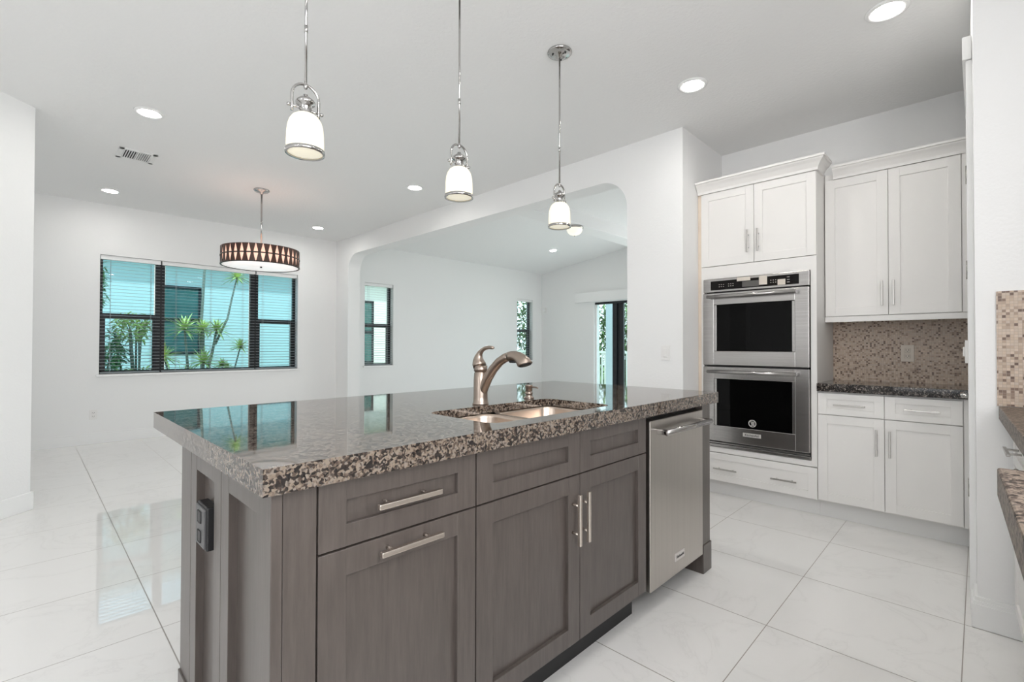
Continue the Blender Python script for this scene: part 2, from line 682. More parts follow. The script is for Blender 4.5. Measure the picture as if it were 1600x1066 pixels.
# family room ceiling: sloping part, dropped beam, raised flat part
mb = MB()
mb.prism([(7.54, 2.866), (4.28, 3.30), (4.28, 3.45), (7.54, 3.45)], [], lambda u, v, d: (d, u, v), 3.60, 8.75)
mb.box(3.60, 8.75, 1.6, 4.0, 3.06, 3.2)
struct(mb.build('ceiling_family', CEIL))
struct(MB().box(3.7, 8.62, 4.0, 4.30, 2.88, 3.44, .006).build('beam_family', WALL))

# window wall (faces the camera across the dining area), three window openings
WINS = [(0.600, 2.900, 0.815, 2.243), (4.012, 4.565, 0.822, 2.246), (7.745, 8.275, 0.845, 2.240)]
holes = [[(a, c), (b, c), (b, d), (a, d)] for a, b, c, d in WINS]
struct(MB().prism([(-1.8, 0), (8.8, 0), (8.8, 3.4), (-1.8, 3.4)], holes, lambda u, v, d: (u, d, v), 7.44, 7.64).build('wall_back', WALL))
# wall with the wide soft-cornered opening into the family room
ys0, ys1, zt, rr = 2.094, 7.03, 2.583, 0.26
pts = [(1.70, 0), (ys0, 0)]
for k in range(13):
    a = PI - k * PI / 2 / 12
    pts.append((ys0 + rr + rr * math.cos(a), zt - rr + rr * math.sin(a)))
for k in range(13):
    a = PI / 2 - k * PI / 2 / 12
    pts.append((ys1 - rr + rr * math.cos(a), zt - rr + rr * math.sin(a)))
pts += [(ys1, 0), (7.44, 0), (7.44, 3.3), (1.70, 3.3)]
struct(MB().prism(pts, [], lambda u, v, d: (d, u, v), 3.507, 3.707).build('wall_arch', WALL))
# oven recess
struct(MB().box(3.507, 4.40, 1.612, 1.7005, 0, 3.3).build('wall_recess_side', WALL))
struct(MB().box(4.2885, 4.40, -1.0, 1.613, 0, ZC).build('wall_recess_back', WALL))
# pantry block that stands between the oven run and the sink-side counter
PX = 2.77
mb = MB()
mb.prism([(PX, 0.010), (3.70, 0.027), (3.70, -0.82), (PX, -0.82)], [], lambda u, v, d: (u, v, d), 0.0, ZC)
struct(mb.build('wall_pantry', WALL))
struct(MB().box(-3.6, 4.4, -1.0, -0.82, 0, ZC).build('wall_right', WALL))
struct(MB().box(-3.6, -3.4, -0.83, 1.75, 0, ZC).build('wall_behind', WALL))
# angled wall on the left, cut off by the frame
E0, E1 = Vector((0.026, 4.778, 0)), Vector((-3.5, 1.55, 0))
d = (E1 - E0).normalized()
n = Vector((d.y, -d.x, 0))
if n.dot(-E0) > 0:
    n = -n
q = [E0, E1, E1 + n * .16, E0 + n * .16]
struct(MB().prism([(p.x, p.y) for p in q], [], lambda u, v, dd: (u, v, dd), 0, ZC).build('wall_left', WALL))
mbq = [E0 - n * .016 - d * .012, E1 - n * .016, E1, E0 - d * 0, E0 + n * .16, E0 + n * .16 - d * .012]
mb = MB().prism([(p.x, p.y) for p in mbq], [], lambda u, v, dd: (u, v, dd), 0, 0.125, 0.004)
struct(mb.build('baseboard_left', TRIM))
struct(MB().box(-1.8, -1.6, 3.0, 7.45, 0, ZC).build('wall_dining', WALL))
struct(MB().box(3.69, 8.75, 1.70, 1.82, 0, 3.3).build('wall_family_near', WALL))
# far wall of the family room with the patio door opening
XF = 8.606
struct(MB().prism([(1.6, 0), (3.3, 0), (3.3, 2.115), (5.955, 2.115), (5.955, 0), (7.64, 0), (7.64, 3.4), (1.6, 3.4)], [],
                  lambda u, v, d: (d, u, v), XF, XF + .2).build('wall_far', WALL))


def base(name, pts, h=0.13, t=0.014):
    mb = MB()
    for (x0, x1, y0, y1) in pts:
        mb.box(x0, x1, y0, y1, 0, h - .022, .002)
        sx = t * .35 if abs(x1 - x0) < .1 else 0
        sy = t * .35 if abs(y1 - y0) < .1 else 0
        mb.box(x0 + sx * .9, x1 - 0, y0 + sy * .9, y1, h - .024, h, .003)
    return struct(mb.build(name, TRIM))


base('baseboard_back', [(-1.6, 3.507, 7.426, 7.441), (3.707, 8.606, 7.426, 7.441)])
base('baseboard_arch', [(3.493, 3.508, 7.03, 7.44), (3.493, 3.508, 1.612, 2.094)])
base('baseboard_far', [(8.592, 8.607, 5.98, 7.43)])
mb = MB()
for z0, z1, t in ((0, .098, .018), (.096, .112, .013), (.111, .128, .009)):
    mb.prism([(PX - t, -.20), (PX - t, .010 + t), (PX + .14, .013 + t), (PX + .14, .010), (PX, .008), (PX, -.20)], [], lambda u, v, d: (u, v, d), z0, z1, .002)
struct(mb.build('baseboard_pantry', TRIM))

# ---- pantry door in the side of the block, seen edge-on
door = MB().box(3.02, 3.62, .018, .030, 0.01, 2.44, .002).build('door_1', TRIM)
struct(door)
door['_o'] = (0, 0, 0)
mb = MB()
mb.box(2.93, 3.02, .012, .034, 0, 2.44, .003)
mb.box(3.60, 3.69, .020, .043, 0, 2.44, .003)
mb.box(2.92, 3.70, .014, .045, 2.442, 2.545, .003)
mb.build('casing', TRIM, door)
for z in (0.40, 1.58, 2.10):
    mb = MB().box(3.545, 3.585, .028, .041, z - .048, z + .048, .002)
    mb.tube([(3.585, .040, z - .05), (3.585, .040, z + .05)], .007, 10)
    mb.build('hinge', HINGE, door)
mb = MB().tube([(3.10, .03, .93), (3.10, .060, .93)], .011, 12)
mb.tube([(3.10, .056, .93), (3.22, .060, .93)], .008, 12)
mb.box(3.06, 3.14, .028, .036, .96, 1.03, .003)
mb.build('lever_handle', CHROME, door)

# ---- windows
for k, (a, b, c, e) in enumerate(WINS):
    yf0, yf1 = 7.545, 7.60
    fr = MB()
    t = 0.035
    fr.box(a, a + t, yf0, yf1, c, e)
    fr.box(b - t, b, yf0, yf1, c, e)
    fr.box(a, b, yf0, yf1, c, c + t)
    fr.box(a, b, yf0, yf1, e - t, e)
    o = fr.build('window_%d' % (k + 1), FRAME)
    struct(o)
    o['_o'] = (0, 0, 0)
    mull = [(1.150, 1.248), (2.262, 2.368)] if k == 0 else []
    for m0, m1 in mull:
        MB().box(m0, m1, yf0 - .01, yf1, c, e, .003).build('mullion', FRAME, o)
    bays = [(a, 1.150, True), (1.248, 2.262, False), (2.368, b, True)] if k == 0 else [(a, b, True)]
    for p0, p1, rail in bays:
        if rail:
            mb = MB().box(p0, p1, yf0 - .005, yf1, 1.49, 1.55, .003)
            i0 = .034 if p0 == a else 0
            i1 = .034 if p1 == b else 0
            mb.box(p0 + i0, p0 + i0 + .026, yf0 - .004, yf1, c, 1.5)
            mb.box(p1 - i1 - .026, p1 - i1, yf0 - .004, yf1, c, 1.5)
            mb.build('sash', FRAME, o)
        MB().box(p0 + .01, p1 - .01, 7.570, 7.576, c + .01, e - .01).build('pane', GLASS if k == 0 else GLASS2, o)
    mb = MB().box(a - .03, b + .03, 7.405, 7.545, c - .028, c, .004)
    mb.build('sill', TRIM, o)

# ---- blinds: one per bay, slats open
def blind(a, b, c, e, label):
    t = thing('window_blind', ((a + b) / 2, 7.50, c), label, 'window blind')
    MB().box(a + .006, b - .006, 7.462, 7.525, e - .052, e - .002, .004).build('headrail', TRIM, t)
    mb = MB()
    z = e - .075
    ang = math.radians(4)
    while z > c + .04:
        hw = .024
        dz = hw * math.sin(ang)
        y0, y1 = 7.494 - hw, 7.494 + hw
        mb.quad([(a + .008, y0, z - dz), (b - .008, y0, z - dz), (b - .008, 7.494, z + .003), (a + .008, 7.494, z + .003)])
        mb.quad([(a + .008, 7.494, z + .003), (b - .008, 7.494, z + .003), (b - .008, y1, z + dz), (a + .008, y1, z + dz)])
        mb.quad([(a + .008, y0, z - dz - .002), (a + .008, 7.494, z + .001), (b - .008, 7.494, z + .001), (b - .008, y0, z - dz - .002)])
        mb.quad([(a + .008, y0, z - dz - .002), (b - .008, y0, z - dz - .002), (b - .008, y0, z - dz), (a + .008, y0, z - dz)])
        z -= .0405
    mb.build('slats', BLIND, t)
    MB().box(a + .008, b - .008, 7.47, 7.52, c + .003, c + .022, .004).build('bottom_rail', BLIND, t)
    L = b - a
    xs = [a + L * .17, b - L * .17] if L < .8 else [a + .16, (a + b) / 2, b - .16]
    for x in xs:
        mb = MB()
        mb.box(x - .0015, x + .0015, 7.468, 7.470, c + .02, e - .05)
        mb.box(x - .0015, x + .0015, 7.519, 7.521, c + .02, e - .05)
        mb.build('ladder_cord', BLIND, t)
    return t


c0, e0 = WINS[0][2], WINS[0][3]
blind(0.600, 1.197, c0, e0, 'open slatted blind over the window bay with the leafy shrub behind it')
blind(1.201, 2.312, c0, e0, 'widest open slatted blind, with spiky plants and a neighbour window behind it')
blind(2.316, 2.900, c0, e0, 'open slatted blind over the plantless window bay below the drum lamp')
blind(*WINS[1], 'slatted blind in the narrow window beside the rounded corner of the wide opening')
blind(*WINS[2], 'slatted blind in the small narrow far window behind the faucet spout')

# ---- window frames added around the unseen fill lamps
def fill_frame(n, axis, plane, sgn, u0, u1, z0, z1):
    def bx(mb, a, b, c, e, t=.05):
        p0, p1 = sorted((plane, plane + sgn * t))
        return mb.box(p0, p1, a, b, c, e, .004) if axis == 'x' else mb.box(a, b, p0, p1, c, e, .004)
    mb = MB()
    bx(mb, u0 - .06, u0 + .01, z0 - .06, z1 + .06)
    bx(mb, u1 - .01, u1 + .06, z0 - .06, z1 + .06)
    bx(mb, u0 + .012, u1 - .012, z1 - .01, z1 + .06)
    bx(mb, u0 + .012, u1 - .012, z0 - .06, z0 + .01)
    o = struct(mb.build('window_%d' % n, FRAME))  # frame only, added around a fill lamp on a solid wall
    o['_o'] = (0, 0, 0)
    um, zm_ = (u0 + u1) / 2, (z0 + z1) / 2
    bx(MB(), um - .025, um + .025, z0, z1, .045).build('mullion', FRAME, o)
    bx(MB(), u0, u1, zm_ - .025, zm_ + .025, .040).build('rail', FRAME, o)


fill_frame(4, 'x', -3.40, 1, -.70, 1.10, .40, 2.50)
fill_frame(5, 'y', -.82, 1, -1.05, 1.15, .98, 2.58)
fill_frame(6, 'x', -1.60, 1, 4.55, 6.95, .50, 2.50)
fill_frame(7, 'x', 8.606, -1, 1.80 + .02, 3.10, .25, 2.25)

# ---- patio sliding door
o = MB().box(XF + .04, XF + .15, 3.3, 5.955, 2.07, 2.115, .003).box(XF + .04, XF + .15, 3.3, 5.955, 0, .04, .003).build('door_2', FRAME)
struct(o)
o['_o'] = (0, 0, 0)
MB().box(XF + .05, XF + .10, 5.915, 5.955, .04, 2.07, .003).build('jamb', TRIM, o)
mb = MB().box(XF + .05, XF + .09, 5.42, 5.52, .03, 2.08, .003).box(XF + .088, XF + .14, 5.28, 5.44, .03, 2.08, .003)
mb.build('stile', FRAME, o)
MB().box(XF + .065, XF + .071, 5.50, 5.93, .04, 2.08).build('pane', GLASS2, o)
MB().box(XF + .115, XF + .121, 3.35, 5.32, .04, 2.08).build('pane', GLASS2, o)
mb = MB().box(XF - .10, XF + .01, 3.2, 6.40, 2.125, 2.335, .006)
tag(mb.build('blind_valance', TRIM, None, (XF - .05, 4.8, 2.125)), 'long white valance box above the patio door in the far room', 'valance')

# ------------------------------------------------------------------ wall plates
def plate(name, F, w, z, label, cat, kind, mat=PLATE, base_loc=None, hw=.036, hh=.058):
    t = thing(name, F(w, 0, z), label, cat)
    mb = MB()
    fbox(mb, F, w - hw, w + hw, 0, .006, z - hh, z + hh, .002)
    mb.build('cover_plate', mat, t)
    if kind == 'outlet':
        for s in (-1, 1):
            mb = MB()
            fbox(mb, F, w - .016, w + .016, .004, .0085, z + s * .021 - .015, z + s * .021 + .015, .003)
            sk = mb.build('socket', mat, t)
            mb = MB()
            for q in (-.007, .007):
                fbox(mb, F, w + q - .0016, w + q + .0016, .007, .0092, z + s * .021 - .004, z + s * .021 + .007)
            fbox(mb, F, w - .002, w + .002, .007, .0092, z + s * .021 - .011, z + s * .021 - .007)
            mb.build('slots', SLOT, sk)
    else:
        mb = MB()
        fbox(mb, F, w - .017, w + .017, .004, .010, z - .034, z + .034, .003)
        mb.build('rocker', mat, t)
    return t


plate('wall_outlet', facing('-y', 7.44), .556, .345, 'small white outlet low on the wall below the dining window', 'outlet', 'outlet')
plate('light_switch', facing('-x', 3.507), 1.752, 1.11, 'white rocker switch on the wall between the opening and the ovens', 'switch', 'rocker')
plate('wall_outlet', facing('-x', 4.276), .353, 1.116, 'cream outlet set in the mosaic backsplash over the corner counter', 'outlet', 'outlet', PLATEG)
t = thing('motion_sensor', (8.57, 7.33, 2.02), 'small white sensor high on the far room wall beside the corner', 'sensor')
MB().box(8.56, 8.607, 7.29, 7.37, 1.96, 2.09, .012).build('housing', PLATE, t)
MB().box(8.552, 8.566, 7.305, 7.355, 1.975, 2.02, .006).build('lens', TRIM, t)
t = thing('light_switch', (3.46, .03, 1.13), 'white switch plate seen edge-on beside the pantry hinges', 'switch')
MB().box(3.42, 3.49, .031, .052, 1.075, 1.195, .003).build('cover_plate', PLATE, t)
MB().box(3.435, 3.475, .050, .060, 1.11, 1.16, .003).build('rocker', PLATE, t)

# ------------------------------------------------------------------ ceiling fittings
def downlight(x, y, z, label, s=1.0):
    t = thing('recessed_light', (x, y, z), label, 'ceiling light', 'recessed ceiling lights')
    t['_o'] = (0, 0, 0)
    ring = [(.064, -.001), (.066, -.007), (.080, -.008), (.090, -.004), (.092, .0), (.064, .0)]
    MB().lathe([(r * s, zz) for r, zz in ring], 0, 0, 40).build('trim_ring', TRIM, t)
    MB().lathe([(0, -.0035), (.064 * s, -.0035), (.0655 * s, -.001), (.0, -.001)], 0, 0, 32).build('lens', LENS, t)
    return t


spots = [(.605, 4.284, 'recessed light in the dining ceiling, nearer the camera than the square vent'),
         (.619, 6.751, 'recessed light in the ceiling between the square vent and the window wall'),
         (2.893, 6.725, 'recessed light in the ceiling corner where window wall and opening wall meet'),
         (2.874, 4.272, 'recessed light seen between two pendants, just above the opening wall'),
         (2.990, 1.308, 'recessed light in the ceiling in front of the oven cabinet'),
         (3.001, .317, 'recessed light cut close to the top edge, beside the pantry wall')]
dl = None
for x, y, lab in spots:
    if dl is None:
        dl = downlight(x, y, ZC, lab)
    else:
        dup(dl, (x, y, ZC), lab)
fam = dup(dl, (7.30, 6.02, 3.07), 'recessed light in the sloping ceiling of the room through the opening')
fam.rotation_euler = (-math.atan2(.434, 3.26), 0, 0)
fam.location.z = 2.866 + (7.54 - 6.02) * .434 / 3.26
for x, y in ((.6, -.2), (1.4, .45), (-1.4, .6)):       # downlights added out of frame to brighten the kitchen
    dup(dl, (x, y, ZC), 'added recessed light out of frame that brightens the kitchen')

# square two-way vent
t = thing('ceiling_vent', (.667, 5.33, ZC), 'small square white two-way ceiling vent with dark slots on one half', 'vent')
mb = MB()
x0, x1, y0, y1, z = .535, .80, 5.185, 5.475, ZC
for a in ((x0, x0 + .035, y0, y1), (x1 - .035, x1, y0, y1), (x0, x1, y0, y0 + .035), (x0, x1, y1 - .035, y1)):
    mb.box(*a, z - .007, z, .002)
mb.box(.663, .672, y0 + .03, y1 - .03, z - .008, z)
mb.build('frame', FINB, t)
MB().box(x0 + .03, x1 - .03, y0 + .03, y1 - .03, z - .0025, z - .0005).build('duct', DUCT, t)
mb = MB()
for k in range(6):
    xx = x0 + .042 + k * .0165
    mb.quad([(xx, y0 + .033, z - .009), (xx, y1 - .033, z - .009), (xx - .006, y1 - .033, z - .002), (xx - .006, y0 + .033, z - .002)])
    xx = .680 + k * .0150
    mb.quad([(xx - .004, y0 + .033, z - .009), (xx - .004, y1 - .033, z - .009), (xx + .011, y1 - .033, z - .002), (xx + .011, y0 + .033, z - .002)])
mb.build('fins', FINB, t)

# ---- pendants
def pendant(x, y, label):
    t = thing('pendant_light', (x, y, ZC), label, 'pendant light', 'pendants over the island')
    t['_o'] = (0, 0, 0)
    mb = MB().lathe([(0, 0), (.070, 0), (.071, -.006), (.066, -.012), (.050, -.017), (.016, -.020), (.012, -.034), (0, -.034)], 0, 0, 40)
    can = mb.build('canopy', CHROME, t)
    for k in range(3):
        a = k * 2 * PI / 3 + .5
        MB().lathe([(0, -.024), (.005, -.024), (.006, -.012), (0, -.012)], .042 * math.cos(a), .042 * math.sin(a), 10).build('screw', BLACK, can)
    zb = 1.838 - ZC          # bottom of the shade
    mb = MB().tube([(0, 0, -.02), (0, 0, zb + .245)], .0048, 12)
    mb.tube([(0, 0, -.55), (0, 0, -.575)], .0064, 12)
    mb.build('rod', CHROME, t)
    hw, zp, zt = .047, zb + .158, zb + .246
    pts = [(-hw, 0, zp - .018), (-hw, 0, zp), (-hw, 0, zt - hw)]
    for k in range(1, 12):
        a = PI - k * PI / 12
        pts.append((hw * math.cos(a), 0, zt - hw + hw * math.sin(a)))
    pts += [(hw, 0, zt - hw), (hw, 0, zp), (hw, 0, zp - .018)]
    mb = MB().tube(pts, .0050, 10)
    for s in (-1, 1):
        mb.tube([(s * .016, 0, zp), (s * (hw + .010), 0, zp)], .0042, 10)
        mb.lathe([(0, -.007), (.006, -.004), (.007, 0), (.006, .004), (0, .007)], s * (hw + .011), 0, 12, zp)
    mb.lathe([(0, -.018), (.006, -.014), (.008, -.006), (.006, .004), (0, .006)], 0, 0, 14, zt)
    mb.build('yoke', CHROME, t)
    prof = [(.028, .136), (.024, .140), (.0205, .146), (.0205, .172), (.031, .176), (.033, .182), (.029, .190), (.018, .199), (.009, .204), (.008, .210), (0, .213)]
    MB().lathe([(r, zb + zz) for r, zz in prof], 0, 0, 28).build('socket_cap', CHROME, t)
    prof = [(.0, .004), (.055, .004), (.0615, .006), (.0625, .03), (.0615, .070), (.059, .095), (.0535, .114), (.044, .129), (.030, .139), (.0, .141)]
    MB().lathe([(r, zb + zz) for r, zz in prof], 0, 0, 36).build('glass_shade', OPAL, t)
    prof = [(.058, .0), (.0655, -.001), (.0665, .004), (.0655, .012), (.0632, .013), (.058, .0045), (.058, .0)]
    MB().lathe([(r, zb + zz) for r, zz in prof], 0, 0, 36).build('rim_band', CHROME, t)
    return t


p = pendant(.684, 1.70, 'chrome yoke pendant over the island end with the charcoal power box')
dup(p, (1.383, 1.70, ZC), 'chrome yoke pendant with opal bell shade in the middle above the faucet')
dup(p, (2.123, 1.705, ZC), 'chrome yoke pendant over the dishwasher end of the island, its round canopy in view')

# ---- drum lamp
dx, dy = 1.765, 5.535
t = thing('drum_lamp', (dx, dy, ZC), 'wide dark wood and peach fabric drum lamp hanging before the dining window', 'ceiling lamp')
MB().lathe([(0, 0), (.078, 0), (.080, -.008), (.070, -.020), (.02, -.026), (.014, -.05), (0, -.05)], dx, dy, 36, ZC).build('canopy', CHROME, t)
MB().tube([(dx, dy, ZC - .03), (dx, dy, 2.19)], .009, 12).build('rod', CHROME, t)
Rr, z0, z1 = .380, 2.012, 2.196
MB().lathe([(Rr - .014, z0 + .01), (Rr - .010, z0 + .012), (Rr - .010, z1 - .004), (Rr - .014, z1 - .004), (Rr - .014, z0 + .01)], dx, dy, 72).build('fabric_shade', PEACH, t)
mb = MB()
ns = 36
for k in range(ns):
    a0 = k * 2 * PI / ns
    ph = 2 * PI / ns
    for s in range(8):
        va, vb = s / 8, (s + 1) / 8
        def hwid(v):
            return ph * (.175 + .290 * abs(2 * v - 1) ** 1.25)
        for rad, flip in ((Rr, 1), (Rr - .006, -1)):
            P = []
            for v, sg in ((va, -1), (va, 1), (vb, 1), (vb, -1)):
                a = a0 + sg * hwid(v)
                P.append((dx + rad * math.cos(a), dy + rad * math.sin(a), z0 + (z1 - z0) * v))
            mb.quad(P if flip > 0 else P[::-1])
        for sg in (-1, 1):
            P = []
            for v, rad in ((va, Rr), (va, Rr - .006), (vb, Rr - .006), (vb, Rr)):
                a = a0 + sg * hwid(v)
                P.append((dx + rad * math.cos(a), dy + rad * math.sin(a), z0 + (z1 - z0) * v))
            mb.quad(P if sg > 0 else P[::-1])
mb.build('wood_slats', WALNUT, t)
zm = (z0 + z1) / 2
MB().lathe([(Rr + .001, zm - .006), (Rr + .004, zm - .006), (Rr + .004, zm + .006), (Rr + .001, zm + .006), (Rr + .001, zm - .006)], dx, dy, 72).build('middle_band', BAND, t)
mb = MB().lathe([(Rr - .012, z0 - .002), (Rr + .003, z0 - .002), (Rr + .003, z0 + .007), (Rr - .012, z0 + .007), (Rr - .012, z0 - .002)], dx, dy, 72)
mb.build('lower_rim', BAND, t)
MB().lathe([(0, z0 + .003), (Rr - .013, z0 + .003), (Rr - .013, z0 + .009), (0, z0 + .009)], dx, dy, 60).build('diffuser', DIFF, t)
MB().lathe([(0, -.016), (.008, -.012), (.012, -.004), (.006, .004), (0, .004)], dx, dy, 16, z0).build('finial', BAND, t)

# ---- bowl light under the beam
bx, by, bz = 5.50, 4.14, 2.88
t = thing('flush_ceiling_light', (bx, by, bz), 'small opal bowl light under the beam, peeking out behind a pendant shade', 'ceiling light')
MB().lathe([(0, 0), (.115, 0), (.125, -.006), (.125, -.026), (.112, -.030), (0, -.030)], bx, by, 36, bz).build('metal_ring', HINGE, t)
MB().lathe([(.112, -.029), (.110, -.055), (.095, -.085), (.070, -.108), (.035, -.122), (0, -.126)], bx, by, 36, bz).build('glass_bowl', OPAL2, t)
MB().lathe([(0, -.142), (.008, -.138), (.010, -.130), (.004, -.124), (0, -.124)], bx, by, 14, bz).build('finial', HINGE, t)

# ------------------------------------------------------------------ island
X0, X1, Y0, Y1, ZT, ZB = .319, 2.5525, .981, 2.102, .92, .865
FY = 1.033                # cabinet boxes' front plane; doors stand 21 mm proud
FI = facing('-y', FY)
SX0, SX1, SY0, SY1 = 1.000, 1.668, 1.062, 1.412
mb = MB().prism([(X0, Y0), (X1, Y0), (X1, Y1), (X0, Y1)], [rrect(SX0, SX1, SY0, SY1, .05)], lambda u, v, d: (u, v, d), ZT - .031, ZT)
mb.prism([(X0, Y0), (X1, Y0), (X1, Y1), (X0, Y1)], [[(X0 + .034, Y0 + .034), (X1 - .034, Y0 + .034), (X1 - .034, Y1 - .034), (X0 + .034, Y1 - .034)]], lambda u, v, d: (u, v, d), ZB, ZT - .031)
tag(mb.build('island_countertop', GRAN, None, (1.44, 1.54, ZB)), 'thick polished brown granite slab on the dark island, cut out for the sink', 'countertop')

# left end: framed dark panels with corner posts
t = thing('island_end_panel', (.37, 1.40, 0), 'dark framed end panel of the island that carries the charcoal power box', 'cabinet panel')
FE = facing('-x', .372)
mb = MB()
mb.box(.344, .3665, 1.010, 1.030, .0, ZB - .001, .0015)
mb.build('corner_post', WOOD, t)
MB().box(.368, .4375, 1.013, 1.060, .0, ZB - .001, .0015).build('filler_strip', WOOD, t)
mb = MB()
fbox(mb, FE, 1.03, 1.80, -.018, .004, 0.0, ZB)
mb.build('back_board', WOOD, t)
for a, b in ((1.031, 1.362), (1.3655, 1.672)):
    m = MB()
    st = .062
    fbox(m, FE, a, a + st, 0, .026, 0.02, ZB - .001, .001)
    fbox(m, FE, b - st, b, 0, .026, 0.02, ZB - .001, .001)
    fbox(m, FE, a + st - .001, b - st + .001, 0, .0255, .80, ZB - .001, .001)
    fbox(m, FE, a + st - .001, b - st + .001, 0, .0255, 0.02, .12, .001)
    fbox(m, FE, a + st - .002, b - st + .002, 0, .005, .11, .81)
    m.build('end_door', WOOD, t)
mb = MB()
fbox(mb, FE, 1.676, 1.795, -.06, .026, .0, ZB - .001, .001)
fbox(mb, FE, 1.672, 1.799, -.064, .031, .0, .145, .002)
mb.build('back_post', WOOD, t)

# power box screwed on the end panel
t = thing('power_box', (.35, 1.48, .67), 'charcoal surface outlet box on the framed end panel of the island', 'outlet')
mb = MB()
fbox(mb, FE, 1.455, 1.555, .0082, .036, .612, .728, .004)
mb.build('housing', BLACK, t)
mb = MB()
fbox(mb, FE, 1.460, 1.550, .034, .041, .617, .723, .004)
fr = mb.build('face_plate', BOXG, t)
mb = MB()
for s in (-1, 1):
    fbox(mb, FE, 1.488, 1.522, .040, .0425, .67 + s * .026 - .016, .67 + s * .026 + .016, .003)
mb.build('sockets', BLACK, fr)


def carcass(name, x0, x1, label, y1=1.62, toe=True, top=ZB, mat=None):
    t = thing(name, ((x0 + x1) / 2, 1.33, 0), label, 'cabinet')
    mb = MB()
    mb.box(x0, x1, FY, FY + .02, .118, top - .002)
    mb.box(x0, x0 + .016, FY + .018, y1, .118, top - .002)
    mb.box(x1 - .016, x1, FY + .018, y1, .118, top - .002)
    mb.box(x0, x1, y1 - .016, y1, .118, top - .002)
    mb.box(x0, x1, FY + .018, y1, .104, .120)
    mb.build('body', WOOD, t)
    MB().box(x0, x1, FY + .048, FY + .064, 0, .110).build('toe_kick', BLACK, t)
    return t


cab1 = carcass('island_drawer_cabinet', .439, .8885, 'dark wood island cabinet with two horizontal bar handles one above the other')
m = shaker(FI, .441, .887, .709, .858, .064, .045, rl_b=.050)
dr = m.build('drawer', WOOD, cab1)
pull(FI, .566, .744, .787, .790, r=.0065).build('handle', NICK, dr)
m = shaker(FI, .441, .887, .122, .704, .064, .060)
dr = m.build('pull_out_door', WOOD, cab1)
pull(FI, .573, .750, .675, .680, r=.0065).build('handle', NICK, dr)

cab2 = carcass('island_sink_cabinet', .8895, 1.8480, 'dark wood double-door sink cabinet in the middle of the island')
for a, b, hx in ((.8915, 1.3755, 1.334), (1.3785, 1.8460, 1.387)):
    shaker(FI, a, b, .709, .858, .064, .045, rl_b=.050).build('false_drawer', WOOD, cab2)
    m = shaker(FI, a, b, .122, .704, .064, .060)
    dr = m.build('door', WOOD, cab2)
    pull(FI, hx - .003, hx + .003, .472, .648, r=.0062).build('handle', NICK, dr)

# dishwasher
t = thing('dishwasher', (2.13, 1.33, 0), 'stainless steel dishwasher with bar handle built into the dark island', 'dishwasher')
mb = MB().box(1.855, 2.412, FY + .012, 1.60, .10, ZB - .004)
mb.build('tub', BLACK, t)
mb = MB().box(1.873, 2.414, FY - .027, FY + .014, .103, .838, .004)
dd = mb.build('door', STEELD, t)
FD = facing('-y', FY - .027)
mb = MB()
mb.tube([FD(1.928, .047, .786), FD(2.400, .047, .786)], .0125, 18)
for x in (1.905, 2.395):
    pass
for x in (1.940, 2.388):
    fbox(mb, FD, x - .012, x + .012, -.002, .048, .774, .798, .004)
mb.build('handle', STEEL, dd)
mb = MB()
fbox(mb, FD, 2.100, 2.195, -.001, .004, .166, .202, .0015)
bd = mb.build('badge', BADGE, dd)
text_mb('KitchenAid', .0165, face_matrix('-y', FD(2.1475, .0046, .184))).build('lettering', INK, bd)
text_mb('Pro', .011, face_matrix('-y', FD(2.335, .0006, .238))).build('printed_mark', INK, dd) if False else None
MB().box(1.86, 2.36, FY + .10, FY + .115, 0, .10).build('toe_kick', BLACK, t)

# right leg
t = thing('island_leg_panel', (2.47, 1.33, 0), 'narrow dark wood end panel with block foot beside the dishwasher', 'cabinet panel')
MB().box(2.4195, 2.514, FY - .022, 1.80, .0, ZB - .001, .0015).build('panel', WOOD, t)
MB().box(2.4185, 2.520, FY - .028, FY + .07, .0, .145, .003).build('foot_block', WOOD, t)
# back of the island
t = thing('island_cladding', (1.4, 1.78, 0), 'dark wood panel closing the far side of the island', 'cabinet panel')
MB().box(.44, 2.4185, 1.765, 1.785, .0, ZB - .001).build('board', WOOD, t)
for x in (1.05, 1.7):
    MB().box(x - .03, x + .03, 1.784, 1.795, .0, ZB - .001, .001).build('batten', WOOD, t)

# sink
t = thing('kitchen_sink', (1.33, 1.24, .70), 'double bowl stainless sink set under the island granite', 'sink')
for x0, x1 in ((SX0 - .004, 1.300), (1.326, SX1 + .004)):
    b = bmesh.new()
    loops = []
    for ins, z in ((-.010, .8875), (0, .8875), (.003, .875), (.008, .73), (.03, .71), (.10, .703)):
        loops.append([b.verts.new((u, v, z)) for u, v in rrect(x0 + ins, x1 - ins, SY0 - .004 + ins, SY1 + .004 - ins, max(.02, .06 - ins * .4), 6)])
    for A, B in zip(loops, loops[1:]):
        for k in range(len(A)):
            k2 = (k + 1) % len(A)
            b.faces.new((A[k], A[k2], B[k2], B[k]))
    b.faces.new(loops[-1])
    m = MB()
    m._merge(b, True)
    bowl = m.build('bowl', SINKM, t)
    cx = (x0 + x1) / 2
    MB().lathe([(0, .003), (.028, .003), (.034, .006), (.042, .004), (.044, .0), (.0, .0)], cx, 1.24, 24, .704).build('drain', CHROME, bowl)
MB().box(1.298, 1.328, SY0 + .004, SY1 - .004, .845, .883, .006).build('divider', SINKM, t)

# faucet
fx, fy = 1.307, 1.462
t = thing('kitchen_faucet', (fx, fy, ZT), 'warm nickel pull-out faucet with curved lever behind the sink', 'faucet')
prof = [(0, 0), (.033, 0), (.034, .004), (.031, .008), (.0295, .03), (.0285, .10), (.0265, .128), (.025, .130), (.025, .133), (.0275, .135), (.0275, .158), (.0, .160)]
MB().lathe(prof, fx, fy, 32, ZT).build('body', FAUC, t)
